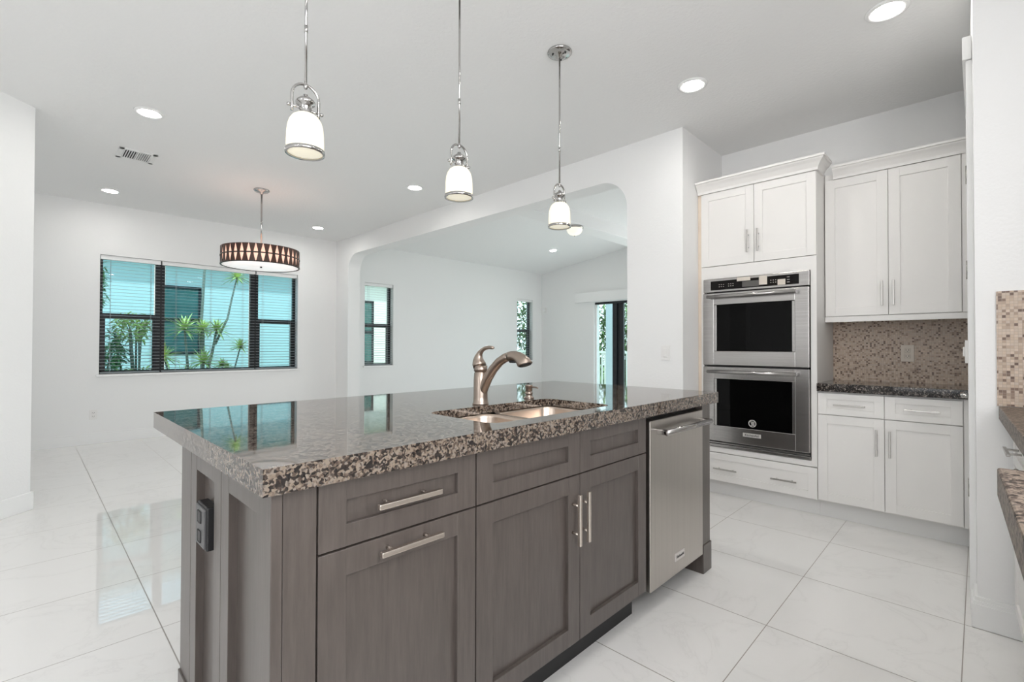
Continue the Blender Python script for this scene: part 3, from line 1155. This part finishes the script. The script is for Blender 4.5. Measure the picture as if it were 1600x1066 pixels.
# lever: teardrop cap curling forward over the spout
pts, rad = [], []
for (yy, zz, r) in ((1.467, 1.074, .028), (1.473, 1.086, .0275), (1.476, 1.100, .023), (1.474, 1.116, .0165), (1.466, 1.130, .0115), (1.452, 1.142, .0085),
                    (1.434, 1.150, .0075), (1.412, 1.153, .0075), (1.392, 1.152, .007), (1.384, 1.151, .004)):
    pts.append((fx, yy, zz))
    rad.append(r)
MB().tube(pts, rad, 18).build('lever', FAUC, t)
sp = [(1.462, .955, .020), (1.446, .985, .021), (1.418, 1.030, .0195), (1.386, 1.067, .0185), (1.350, 1.097, .0178), (1.318, 1.113, .0175),
      (1.290, 1.1195, .0178)]
MB().tube([(fx, y, z) for y, z, r in sp], [r for y, z, r in sp], 24).build('spout', FAUC, t)
rings = [((fx, 1.298, 1.1185), (0, -1, .12), .0186), ((fx, 1.284, 1.1200), (0, -1, .05), .0192), ((fx, 1.266, 1.1200), (0, -1, -.10), .0200),
         ((fx, 1.248, 1.1160), (0, -.92, -.35), .0215), ((fx, 1.234, 1.1090), (0, -.75, -.65), .0240), ((fx, 1.223, 1.1000), (0, -.55, -.83), .0268),
         ((fx, 1.214, 1.0905), (0, -.36, -.93), .0295), ((fx, 1.213, 1.0885), (0, -.34, -.94), .0285)]
hd = MB().loft(rings).build('spray_head', FAUC, t)
MB().loft([((fx, 1.2135, 1.0895), (0, -.34, -.94), .0245), ((fx, 1.212, 1.0855), (0, -.34, -.94), .0235)]).build('nozzle', BLACK, hd)
mb = MB()
mb.box(fx - .009, fx + .009, 1.258, 1.292, 1.094, 1.104, .004)
mb.build('spray_button', BLACK, hd)

t = thing('soap_dispenser', (1.603, 1.464, ZT), 'small warm nickel soap dispenser pump behind the sink beside the faucet', 'soap dispenser')
MB().lathe([(0, 0), (.023, 0), (.024, .004), (.020, .008), (.0155, .012), (.0155, .018), (.018, .022), (.0185, .027), (.014, .031), (.0125, .035), (0, .035)],
           1.603, 1.464, 24, ZT).build('collar', FAUC, t)
mb = MB().lathe([(0, .034), (.0145, .034), (.0155, .038), (.0165, .056), (.018, .059), (.017, .062), (0, .062)], 1.603, 1.464, 24, ZT)
mb.tube([(1.603, 1.464, ZT + .053), (1.612, 1.425, ZT + .052), (1.613, 1.418, ZT + .049)], .0035, 10)
mb.build('pump_head', FAUC, t)

# ------------------------------------------------------------------ oven column and cabinets on the far right wall
XC = 3.77
FO = facing('-x', XC + .021)         # face frame plane, doors stand 21 mm proud -> XC
t = thing('oven_cabinet', (4.0, 1.19, 0), 'tall white cabinet that holds the double oven, two doors above and one wide drawer below', 'cabinet')
mb = MB()
fbox(mb, FO, .788, 1.580, 0, .019, 1.690, 1.786, .001)
fbox(mb, FO, .788, .8235, 0, .019, .340, 1.691, .001)
fbox(mb, FO, 1.5565, 1.580, 0, .019, .340, 1.691, .001)
fbox(mb, FO, .8230, 1.5570, 0, .019, .338, .378, .001)
mb.box(XC + .021, 4.284, .788, .806, .12, 2.40)
mb.box(XC + .021, 4.284, 1.562, 1.580, .12, 2.40)
mb.box(XC + .021, 4.284, .80, 1.57, 2.375, 2.395)
mb.box(4.27, 4.286, .80, 1.57, .12, 2.40)
mb.box(XC + .021, 4.284, .80, 1.57, .112, .13)
mb.box(XC + .022, 4.284, .80, 1.57, 1.765, 1.785)
mb.build('body', CABW, t)
mb = MB()
fbox(mb, FO, 1.581, 1.610, -.03, .006, .11, 2.40)
mb.build('filler_strip', PINE, t)
for a, b, hx in ((1.188, 1.580, 1.224), (.789, 1.185, 1.154)):
    m = shaker(FO, a, b, 1.790, 2.368, .058, .058, rec=.008)
    dr = m.build('door', CABW, t)
    pull(FO, hx - .003, hx + .003, 1.862, 2.030, r=.0055).build('handle', PULL, dr)
m = shaker(FO, .789, 1.580, .120, .333, .055, .050, rec=.008)
dr = m.build('drawer', CABW, t)
for a, b in ((1.306, 1.478), (.908, 1.072)):
    pull(FO, a, b, .214, .220, r=.0055).build('handle', PULL, dr)
MB().box(XC + .072, XC + .09, .788, 1.610, 0, .118).build('toe_kick', TOEW, t)


def crown(F, w0, w1, z0, z1, prot):
    mb = MB()
    steps = [(0, .0, .22), (.15, .16, .40), (.38, .36, .62), (.66, .58, .84), (1.0, .82, 1.0)]
    h = z1 - z0
    prof = [(0, 0), (.012, 0), (.014, .2 * h), (prot * .35, .34 * h), (prot * .55, .55 * h), (prot * .8, .72 * h), (prot * .86, .82 * h), (prot, .84 * h), (prot, h), (0, h)]
    return mb, prof


def crown_run(mb, prof, path, zbase):
    """sweep the profile along a polyline in plan; path points carry their outward mitre direction"""
    b = bmesh.new()
    rings = []
    for (x, y, ox, oy) in path:
        rings.append([b.verts.new((x + ox * d, y + oy * d, zbase + z)) for d, z in prof])
    n = len(prof)
    for A, B in zip(rings, rings[1:]):
        for k in range(n):
            k2 = (k + 1) % n
            b.faces.new((A[k], A[k2], B[k2], B[k]))
    b.faces.new(rings[0])
    b.faces.new(rings[-1][::-1])
    bmesh.ops.recalc_face_normals(b, faces=b.faces[:])
    mb._merge(b)
    return mb


_, prof = crown(FO, 0, 0, 2.372, 2.462, .062)
mb = crown_run(MB(), prof, [(XC + .002, 1.605, -1, 0), (XC + .002, .788, -1, -1), (3.946, .788, 0, -1)], 2.370)
mb.build('crown_moulding', CABW, t)

# double oven
t = thing('double_wall_oven', (XC, 1.19, .40), 'stainless steel double wall oven built into the tall white cabinet', 'oven')
FV = facing('-x', XC)
mb = MB()
mb.box(XC + .012, 4.20, .84, 1.54, .395, 1.680)
fbox(mb, FV, .826, 1.554, -.016, .004, .384, .432, .002)
mb.build('body', BLACK, t)
mb = MB()
fbox(mb, FV, .826, 1.554, -.002, .010, .384, .404, .002)
fbox(mb, FV, .830, 1.550, -.002, .010, .410, .420, .001)
mb.build('vent_trim', STEEL, t)
mb = MB()
fbox(mb, FV, .826, 1.554, -.014, .022, 1.582, 1.686, .003)
cp = mb.build('control_panel', STEEL, t)
mb = MB()
fbox(mb, FV, .888, 1.497, .020, .0235, 1.598, 1.668, .001)
mb.build('glass_strip', PANELG, cp)
mb = MB()
fbox(mb, FV, 1.145, 1.262, .0232, .0242, 1.606, 1.648)
mb.build('display', DISP, cp)
for gx in (1.43, 1.36, 1.066):
    mb = MB()
    for i in range(3):
        for j in range(2):
            y, z = gx - i * .016, 1.622 + j * .016
            fbox(mb, FV, y - .003, y + .003, .0232, .0240, z - .002, z + .002)
    mb.build('key_marks', MARKS, cp)
mb = MB()
for j in range(3):
    fbox(mb, FV, .945, .962, .0232, .0240, 1.614 + j * .018, 1.617 + j * .018)
mb.build('key_marks', MARKS, cp)
for q in ((1.205, 1.300, 1.652, 1.680), (1.090, 1.145, 1.612, 1.676), (.972, 1.022, 1.600, 1.640)):
    mb = MB()
    fbox(mb, FV, q[0], q[1], .0236, .0250, q[2], q[3], .0005)
    mb.build('beige_patch', BEIGE, cp)  # thin beige patches on the control glass


def oven_door(z0, z1, wz0, wz1, hz, name):
    mb = MB()
    # stainless frame around a recessed window
    y0, y1, wy0, wy1 = .827, 1.553, .914, 1.470
    fbox(mb, FV, y0, wy0, -.012, .030, z0, z1, .004)
    fbox(mb, FV, wy1, y1, -.012, .030, z0, z1, .004)
    fbox(mb, FV, wy0 - .004, wy1 + .004, -.012, .0298, wz1, z1, .004)
    fbox(mb, FV, wy0 - .004, wy1 + .004, -.012, .0298, z0, wz0, .004)
    d = mb.build(name, STEEL, t)
    m = MB()
    fbox(m, FV, wy0 - .002, wy1 + .002, -.010, .019, wz0 - .002, wz1 + .002)
    m.build('window_glass', BGLASS, d)
    for a in ((wy0, wy0 + .018, wz0, wz1), (wy1 - .018, wy1, wz0, wz1)):
        m = MB()
        fbox(m, FV, a[0], a[1], .018, .0225, a[2], a[3], .001)
        m.build('window_trim', STEEL, d)
    m = MB()
    m.tube([FV(.895, .078, hz), FV(1.505, .078, hz)], .0125, 18)
    for y in (.912, 1.488):
        fbox(m, FV, y - .013, y + .013, .028, .080, hz - .012, hz + .012, .004)
    m.build('handle', STEEL, d)
    return d


oven_door(1.016, 1.574, 1.125, 1.482, 1.543, 'upper_door')
ld = oven_door(.432, 1.004, .552, .912, .968, 'lower_door')
mb = MB()
c = FV(1.195, .0195, .592)
m2 = MB()
for (r0, r1, dd0) in ((.0, .028, .002),):
    pass


def disc(F, w, z, r0, r1, d0, d1, seg=28):
    mb = MB()
    b = bmesh.new()
    rings = []
    for r, dd in ((r0, d0), (r1, d0), (r1, d1), (r0, d1)):
        rings.append([b.verts.new(F(w + r * math.cos(k * 2 * PI / seg), dd, z + r * math.sin(k * 2 * PI / seg))) for k in range(seg)])
    for i in range(4):
        A, B = rings[i], rings[(i + 1) % 4]
        for k in range(seg):
            k2 = (k + 1) % seg
            b.faces.new((A[k], A[k2], B[k2], B[k]))
    bmesh.ops.remove_doubles(b, verts=b.verts[:], dist=1e-6)
    bmesh.ops.recalc_face_normals(b, faces=b.faces[:])
    mb._merge(b)
    return mb


em = disc(FV, 1.195, .592, .0215, .0275, .019, .0205).build('emblem', BADGE, ld)
mb = disc(FV, 1.195, .592, .0001, .0095, .019, .0202)
fbox(mb, FV, 1.180, 1.190, .019, .0202, .578, .606)
fbox(mb, FV, 1.185, 1.211, .019, .0202, .600, .607)
fbox(mb, FV, 1.184, 1.207, .019, .0202, .576, .581)
mb.build('emblem_figure', BADGE, em)
mb = MB()
fbox(mb, FV, 1.133, 1.258, .0285, .0335, .491, .519, .0015)
bd = mb.build('badge', BADGE, ld)
text_mb('KitchenAid', .0215, face_matrix('-x', FV(1.1955, .0340, .505))).build('lettering', INK, bd)

# base cabinet with two drawers and two doors
t = thing('base_cabinet', (4.0, .42, 0), 'white base cabinet with two drawers and two doors under the dark corner counter', 'cabinet')
mb = MB()
mb.box(XC + .021, XC + .04, .030, .787, .12, .858)
mb.box(XC + .03, 4.284, .770, .787, .12, .858)
mb.box(XC + .03, 4.284, .030, .048, .12, .858)
mb.box(XC + .03, 4.284, .04, .78, .112, .13)
mb.box(4.27, 4.286, .04, .78, .12, .858)
mb.build('body', CABW, t)
mb = MB()
fbox(mb, FO, .030, .063, 0, .020, .12, .858, .001)
mb.build('filler_strip', CABW, t)
for a, b, h0, h1 in ((.4265, .784, .520, .692), (.0675, .4235, .162, .328)):
    m = shaker(FO, a, b, .706, .848, .052, .040, rec=.008)
    dr = m.build('drawer', CABW, t)
    pull(FO, h0, h1, .772, .777, r=.0055).build('handle', PULL, dr)
for a, b, hx in ((.4265, .784, .464), (.0675, .4235, .397)):
    m = shaker(FO, a, b, .126, .701, .055, .055, rec=.008)
    dr = m.build('door', CABW, t)
    pull(FO, hx - .003, hx + .003, .470, .636, r=.0055).build('handle', PULL, dr)
MB().box(XC + .072, XC + .09, .030, .787, 0, .118).build('toe_kick', TOEW, t)
mb = MB().box(XC - .022, 4.286, .029, .7865, .860, .914, .003)
tag(mb.build('corner_countertop', GRAND, None, (4.0, .41, .86)), 'dark speckled granite counter on the white base cabinet beside the ovens', 'countertop')
mb = MB().box(4.276, 4.2885, .029, .787, .914, 1.36)
tag(mb.build('mosaic_backsplash', MOSAIC, None, (4.28, .41, .914)), 'tan stone mosaic backsplash under the white wall cabinet with a cream outlet', 'backsplash')

# wall cabinet
XU = 4.0
FU = facing('-x', XU + .021)
t = thing('upper_cabinet', (4.15, .41, 1.37), 'white two-door wall cabinet hung above the mosaic backsplash', 'cabinet')
mb = MB()
mb.box(XU + .021, 4.286, .029, .785, 1.372, 2.39)
mb.build('body', CABW, t)
mb = MB()
mb.box(XU + .004, XU + .024, .029, .785, 1.334, 1.372, .002)
mb.build('light_rail', CABW, t)
mb = MB()
fbox(mb, FU, .030, .068, 0, .020, 1.374, 2.345, .001)
mb.build('filler_strip', CABW, t)
for a, b, hx in ((.4265, .782, .457), (.0715, .4235, .397)):
    m = shaker(FU, a, b, 1.376, 2.343, .060, .060, rec=.008)
    dr = m.build('door', CABW, t)
    pull(FU, hx - .003, hx + .003, 1.435, 1.600, r=.0055).build('handle', PULL, dr)
_, prof = crown(FU, 0, 0, 2.345, 2.43, .055)
mb = crown_run(MB(), prof, [(XU + .002, .730, -1, 0), (XU + .002, .032, -1, 0)], 2.345)
mb.build('crown_moulding', CABW, t)

# ------------------------------------------------------------------ sink-side counter run at the right frame edge
RA = math.radians(1.7)


def run_root(name, label, cat):
    t = bpy.data.objects.new(name, None)
    COL.objects.link(t)
    t.location = (PX, -.055, 0)
    t.rotation_euler = (0, 0, RA)
    return tag(t, label, cat)


def rbuild(mb, name, mat, parent):
    return mb.build(name, mat, parent)


# local frame: x runs from the pantry wall (0) back towards the camera (negative), y = 0 is the counter's front edge
FRr = facing('+y', -.060)
mb = MB().box(-1.36, -.0215, -.68, 0, .868, .92, .003)
o = mb.build('side_countertop', GRANS)
o.location = (PX, -.055, 0)
o.rotation_euler = (0, 0, RA)
tag(o, 'granite counter that runs up to the mosaic on the pantry wall', 'countertop')
t = run_root('side_base_cabinet', 'white drawer cabinet under the granite counter by the pantry wall', 'cabinet')
mb = MB().box(-1.36, -.034, -.67, -.060, .11, .866)
rbuild(mb, 'body', CABW, t)
for a, b in ((-.46, -.036), (-.92, -.48), (-1.35, -.94)):
    for z0, z1 in ((.70, .85), (.125, .69)):
        m = shaker(FRr, a, b, z0, z1, .05, .04, rec=.008)
        dr = m.build('drawer' if z0 > .5 else 'door', CABW, t)
        if z0 < .5:
            continue
        pull(FRr, (a + b) / 2 - .085, (a + b) / 2 + .085, (z0 + z1) / 2 - .003, (z0 + z1) / 2 + .003, r=.0055).build('handle', PULL, dr)
rbuild(MB().box(-1.36, -.034, -.14, -.12, 0, .112), 'toe_kick', TOEW, t)
# bumped-out nearer part
NX = -1.42
outline = [(NX, .071), (NX - 1.05, .071), (NX - 1.05, -.60), (NX, -.60)]
mb = MB().box(NX - 1.05, NX, -.60, .073, .862, .92, .004)
o = mb.build('near_countertop', GRANS)
o.location = (PX, -.055, 0)
o.rotation_euler = (0, 0, RA)
tag(o, 'granite counter corner with thick edge that projects into the aisle before the pantry wall', 'countertop')
t = run_root('near_base_cabinet', 'white cabinet under the granite counter corner that projects into the aisle', 'cabinet')
FRn = facing('+y', .008)
mb = MB().box(NX - 1.045, NX - .01, -.60, .008, .0, .860)
rbuild(mb, 'body', CABW, t)
m = shaker(FRn, NX - .52, NX - .012, .125, .852, .06, .06, rec=.008)
m.build('door', CABW, t)
m = shaker(FRn, NX - 1.04, NX - .525, .125, .852, .06, .06, rec=.008)
m.build('door', CABW, t)
mb = MB().box(PX - .012, PX, -.80, -.052, .921, 1.385)
tag(mb.build('mosaic_backsplash', MOSAIC, None, (PX, -.4, .921)), 'stone mosaic backsplash on the pantry wall above the side counter', 'backsplash')

# ------------------------------------------------------------------ outside
struct(MB().box(-8, 30, 7.64, 24, -.35, -.25).box(8.8, 30, -6, 7.65, -.35, -.25).build('ground_outside', GRASS))
struct(MB().box(8.8, 11.9, 1.0, 7.64, -.26, -.06).build('floor_patio', PAVE))

NY = 10.7
t = thing('neighbour_house', (3.0, NY + 1.5, -.25), 'pale stucco house next door behind the spiky plants', 'house')
MB().box(-7, 7.6, NY, NY + 3.0, -.25, 2.88).build('wall', STUCCO, t)
mb = MB().box(-7.4, 7.9, NY - .45, NY + 3.2, 2.87, 3.02, .01)
mb.build('eave', EAVE, t)
mb = MB()
mb.prism([(NY - .45, 3.02), (NY + 3.2, 3.02), (NY + 1.6, 3.17)], [], lambda u, v, d: (d, u, v), -7.4, 7.9)
mb.build('roof', ROOF, t)
for a, b, z0, z1 in ((1.70, 2.345, 1.00, 2.275), (4.9, 6.00, .74, 2.27)):
    mb = MB()
    for q in ((a, a + .05, z0, z1), (b - .05, b, z0, z1), (a, b, z0, z0 + .05), (a, b, z1 - .05, z1), (a, b, (z0 + z1) / 2 - .03, (z0 + z1) / 2 + .03)):
        mb.box(q[0], q[1], NY - .03, NY + .05, q[2], q[3])
    f = mb.build('window', FRAME, t)
    MB().box(a + .02, b - .02, NY - .012, NY - .006, z0 + .02, z1 - .02).build('pane', CURT, f)


def leaf(mb, p, dirv, L, wd, droop=.3, n=4):
    dirv = Vector(dirv).normalized()
    side = dirv.cross(Vector((0, 0, 1)))
    if side.length < .05:
        side = Vector((1, 0, 0))
    side.normalize()
    prev = None
    for i in range(n + 1):
        s = i / n
        c = Vector(p) + dirv * L * s + Vector((0, 0, -droop * L * s * s))
        ww = wd * (1 - s) ** .6 * (.55 + .9 * min(s * 3, 1) * .5)
        ring = (c - side * ww, c + Vector((0, 0, -ww * .35)), c + side * ww)
        if prev:
            mb.quad([prev[0], prev[1], ring[1], ring[0]])
            mb.quad([prev[1], prev[2], ring[2], ring[1]])
        prev = ring


def rosette(mb, p, L, n=46):
    for k in range(n):
        a = k * 2.39996
        el = -0.35 + 1.75 * ((k + .5) / n)
        d = (math.cos(a) * math.cos(el), math.sin(a) * math.cos(el), math.sin(el))
        leaf(mb, p, d, L * R.uniform(.75, 1.1), .016 + .014 * L, R.uniform(.15, .45))


def spiky(stems, label):
    b = stems[0][0][0]
    t = thing('spiky_plant', (b[0], b[1], -.25), label, 'plant', 'spiky plants outside the dining window')
    for path, L, r in stems:
        MB().tube(path, [r * (1.15 - .45 * i / (len(path) - 1)) for i in range(len(path))], 8).build('stem', STEM, t)
        if L:
            mb = MB()
            rosette(mb, path[-1], L)
            mb.build('leaf_rosette', LEAFY, t)
    return t


PY = 9.1
spiky([([(1.83, PY, -.3), (1.82, PY, .8), (1.77, PY, 1.42)], .42, .022)], 'yellow-green spiky plant before the neighbour window, big round head')
spiky([([(2.10, PY + .2, -.3), (2.07, PY + .2, .7), (2.05, PY + .1, 1.43)], .30, .03),
       ([(2.07, PY + .2, .6), (2.03, PY + .2, 1.3), (2.06, PY + .2, 1.9), (2.09, PY + .2, 2.6), (2.09, PY + .2, 3.1)], .35, .022)],
      'tall thin grey trunk rising out of view in the middle bay')
spiky([([(2.05, PY, -.3), (2.08, PY, .70), (2.16, PY, 1.05), (2.22, PY, 1.42)], .33, .026),
       ([(2.20, PY, 1.18), (2.38, PY, 1.62), (2.44, PY, 1.95), (2.52, PY, 2.33)], .30, .017)],
      'forked spiky plant whose bent stem carries a yellow head near the window top')
spiky([([(1.96, PY - .3, -.3), (1.97, PY - .3, .90)], .33, .022)], 'spiky head at mid height beside the tall trunk')
spiky([([(1.68, PY - .4, -.3), (1.70, PY - .4, .62)], .34, .02)], 'low pale spiky head at the bottom of the middle bay')
spiky([([(1.70, PY - .2, -.3), (1.58, PY - .2, .55), (1.47, PY - .2, .98)], .33, .017)], 'spiky plant half hidden by the dark mullion beside the shrubs')
spiky([([(2.38, PY, -.3), (2.46, PY, .62), (2.58, PY, 1.14)], .25, .015)], 'small spiky head on a slanting stem near the mullion below the drum lamp')
spiky([([(2.28, PY - .1, -.3), (2.28, PY - .1, .84)], .17, .012)], 'tiny low spiky head on an upright stem, further from the slanting stem')
spiky([([(2.36, PY + .1, -.3), (2.40, PY + .1, .76)], .17, .012)], 'tiny low spiky head on a slightly tilted stem, close to the slanting stem')


def bush(name, label, cat, c, rad, n, mat, group=None, leaf_l=.075, trunk=None):
    t = thing(name, (c[0], c[1], -.25), label, cat, group)
    mb = MB()
    for k in range(n):
        while True:
            v = Vector((R.uniform(-1, 1), R.uniform(-1, 1), R.uniform(-1, 1)))
            if .25 < v.length < 1:
                break
        cl = Vector((math.sin(v.x * 5 + 1) * .12, 0, math.cos(v.y * 4 + v.x * 6) * .16))
        p = Vector(c) + Vector(((v.x + cl.x) * rad[0], v.y * rad[1], (v.z + cl.z) * rad[2]))
        d = Vector((R.uniform(-1, 1), R.uniform(-1, 1), R.uniform(-.7, .7)))
        leaf(mb, p, d, leaf_l * R.uniform(.7, 1.3), leaf_l * .22, .25, 2)
    mb.build('foliage', mat, t)
    mb = MB()
    for k in range(5):
        a = k * 1.3
        mb.tube([(c[0] + .02 * k, c[1], -.3), (c[0] + rad[0] * .3 * math.cos(a), c[1] + rad[1] * .3 * math.sin(a), c[2] - rad[2] * .3),
                 (c[0] + rad[0] * .6 * math.cos(a), c[1] + rad[1] * .6 * math.sin(a), c[2] + rad[2] * .45)], [.02 if not trunk else trunk, .012 if not trunk else trunk * .6, .004], 6)
    mb.build('stem', STEM, t)
    return t


bush('leafy_shrub', 'dark green leafy shrub filling the lower corner of the wide window', 'shrub', (.74, 8.75, .98), (.36, .35, .40), 900, LEAFG, leaf_l=.10)
bush('leafy_shrub', 'pale shrub with long pointed leaves beside the dark shrub, below the sash rail', 'shrub', (1.08, 8.6, 1.42), (.24, .2, .22), 260, LEAFY, leaf_l=.12)
bush('leafy_tree', 'leafy branches in the upper corner of the wide window, above the sash rail', 'tree', (.66, 8.95, 2.02), (.18, .3, .36), 330, LEAFG, leaf_l=.10)
bush('leafy_shrub', 'small low shrub at the sill beside the dark leafy shrub', 'shrub', (1.10, 8.5, .74), (.24, .2, .12), 150, LEAFY, leaf_l=.09)
# garden beyond the patio
for k, (c, rad, n, lab) in enumerate([((14.5, 12.6, 1.7), (1.6, 1.6, 1.9), 2600, 'garden tree seen through the narrow far window'),
                                      ((15.5, 9.4, 1.6), (1.3, 1.5, 1.9), 2600, 'garden tree seen behind the white railing through the patio door'),
                                      ((15.0, 7.0, 1.2), (1.1, 1.3, 1.4), 1600, 'garden tree seen in the thin strip of glass past the dark door stiles'),
                                      ]):
    bush('garden_tree', lab, 'tree', c, rad, n, LEAFT, 'garden trees', .26, .08)
t = thing('garden_fence', (12.6, 9.0, -.25), 'white picket railing between the patio and the garden trees', 'fence')
MB().box(12.58, 12.64, 3.0, 15.0, .95, 1.02).build('top_rail', FENCE, t)
MB().box(12.58, 12.64, 3.0, 15.0, -.10, -.04).build('bottom_rail', FENCE, t)
mb = MB()
y = 3.0
while y < 15:
    mb.box(12.595, 12.625, y, y + .05, -.2, .97)
    y += .11
mb.build('pickets', FENCE, t)
t = thing('patio_column', (11.2, 7.12, -.06), 'pale square patio column behind the glass door', 'column')
MB().box(11.05, 11.33, 6.99, 7.26, -.06, 3.2, .01).build('shaft', POST, t)
MB().box(11.02, 11.36, 6.96, 7.29, -.06, .10, .01).build('plinth', POST, t)

for o in bpy.data.objects:
    if '_o' in o:
        del o['_o']
